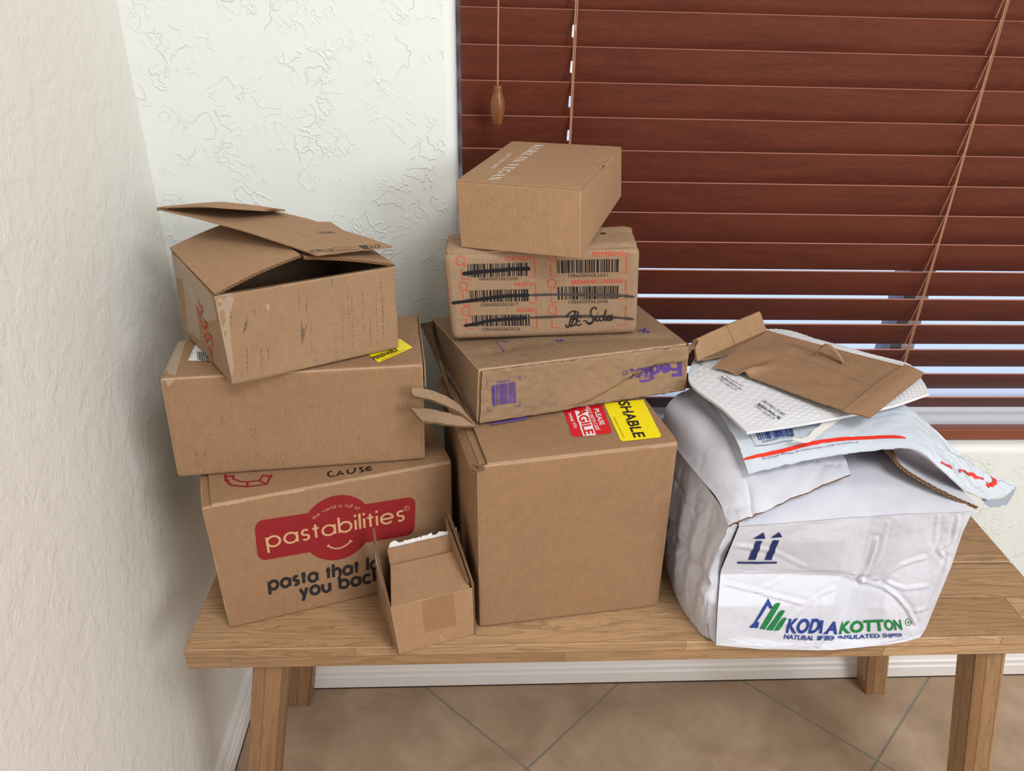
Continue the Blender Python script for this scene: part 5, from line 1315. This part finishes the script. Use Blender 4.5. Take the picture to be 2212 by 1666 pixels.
# white tear strip hanging from under the kraft mailer
mb = MB(); TS = net([[az(1713, 953, .7890), az(1745, 958, .7880), az(1778, 935, .7905), az(1822, 905, .7925), az(1860, 897, .7955)], [az(1712, 948, .7895), az(1738, 948, .7895), az(1765, 925, .7915), az(1800, 898, .7945), az(1850, 885, .7965)]])
rT = empty('tear_strip', tuple(az(1745, 958, .788)), 'torn white paper strip lying on the plastic mailer below the kraft mailer', 'paper strip')
sheet(mb, lambda s, t_: TS(s, t_) + A(0, 0, .0012), 24, 6, .0006, m_strip, m_strip, m_strip, rough=(.003, 0, .0006, .0012, 4)); mb.build('strip', rT)

rK = empty('kraft_mailer', tuple(az(1823, 888, .81)), 'brown paper mailer with folded flaps, topmost of the mailers on the white box', 'mailer')
KM = [[az(1542, 795, .8085), az(1585, 806, .8085), az(1625, 818, .809), az(1680, 838, .810), az(1750, 864, .812), az(1824, 889, .8155)],
      [az(1580, 764, .809), az(1640, 778, .811), az(1700, 796, .811), az(1760, 814, .812), az(1820, 832, .814), az(1880, 846, .8165)],
      [az(1654, 716, .811), az(1716, 733, .812), az(1776, 749, .812), az(1836, 765, .8125), az(1895, 780, .8135), az(1953, 795, .8160)]]
Pk = net(KM)
def PK(s, t_):
    d = .006 * math.exp(-((s - .30) / .045) ** 2) * math.exp(-((t_ - .08) / .30) ** 2) - .003 * math.exp(-((s - .22) / .05) ** 2) * math.exp(-((t_ - .1) / .3) ** 2)
    return Pk(s, t_) + A(0, 0, d + .0014 * nz2(s * 6, t_ * 4, 3) * smooth(min(t_, 1 - t_) / .1) + .0012)
mb = MB(); SK = sheet(mb, PK, 80, 36, .0022, m_paper, m_paper, m_paper, rough=(.0012, 0, .0012, .0005, 6))
pstrip(mb, SK, dense([M1(545, 295), M1(700, 330), M1(900, 395), M1(1060, 450), M1(1200, 510), M1(1310, 552)], 3), .0006, i_scuff, off=.0004)
pstrip(mb, SK, [M1(1205, 610), M1(1320, 556), M1(1465, 430)], .0009, i_scuff, off=.0004)
text(mb, SK, 'TEAR HERE TO OPEN', M1(800, 296), M1(930, 330), M1(803, 288), i_scuff, off=.0004)
text(mb, SK, 'PAPER PADDED MAILER RECYCLE', M1(985, 344), M1(1190, 410), M1(990, 336), i_scuff, off=.0004)
text(mb, SK, 'MADE FROM RECYCLED PAPER', M1(1040, 338), M1(1215, 400), M1(1044, 331), i_scuff, off=.0004)
for q in ([(770, 282), (800, 284), (930, 322), (940, 336), (790, 296), (770, 282)],): pstrip(mb, SK, [M1(*p) for p in q], .0006, m_crease, off=.0005)
mb.build('sleeve', rK, angle=60)
# curled pull tab
mb = MB(); a_, b_ = az(*M1(958, 355), .8165), az(*M1(1122, 402), .8165)
def tabP(s, t_):
    p = a_ * (1 - s) + b_ * s; return p + A(0, 0, .017 * math.sin(math.pi * s) ** .8) + A(.004, .008, 0) * (t_ - .5) + A(-.004, .006, 0) * math.sin(math.pi * s)
sheet(mb, tabP, 20, 3, .0008, m_paper2, m_paper, m_paper); mb.build('pull_tab', rK)
# folded strip at the right end
KF = net([[az(1822, 888, .8185), az(1850, 893, .8185), az(1879, 901, .8175)], [az(1886, 836, .8205), az(1912, 844, .8215), az(1938, 853, .8195)], [az(1954, 788, .8195), az(1975, 796, .8200), az(1997, 807, .8170)]])
mb = MB(); sheet(mb, KF, 10, 24, .0018, m_paper, m_paper, m_paper, rough=(.0004, .0006, .0008, .0006, 3)); mb.build('end_flap', rK)
mb = MB(); sheet(mb, lambda s, t_: KF(.04 + .93 * s, .02 + .95 * t_) + A(0, -.0008, -.0030), 10, 16, .0014, m_paper, m_paper, m_paper); mb.build('end_flap', rK)
# left end standing up
lb0, lb1 = az(1505, 779, .8125), az(1654, 714, .8125)
lt0, lt1 = az(1497, 735, .838), az(1640, 673, .842)
PL_ = net([[lb0, lb0 * .5 + lb1 * .5 + A(0, 0, -.001), lb1], [lt0, lt0 * .5 + lt1 * .5 + A(0, -.001, .0015), lt1]])
mb = MB(); SLf = sheet(mb, PL_, 20, 8, .0030, m_paper2, m_paper, m_paper2, rough=(.0008, .0008, .0005, .0005, 9))
pstrip(mb, SLf, [M1(418, 175), M1(440, 225), M1(466, 288)], .0010, m_inner, off=.0004); mb.build('end_flap', rK)
mb = MB(); P_ = bil(lb0 + A(.002, .001, -.0005), az(1560, 770, .8125), az(1652, 722, .8135), lb1 + A(0, .001, -.0005)); sheet(mb, P_, 8, 8, .0012, m_inner, m_paper, m_paper); mb.build('inner_lip', rK)

for o in bpy.data.objects:
    if '_w' in o: del o['_w']
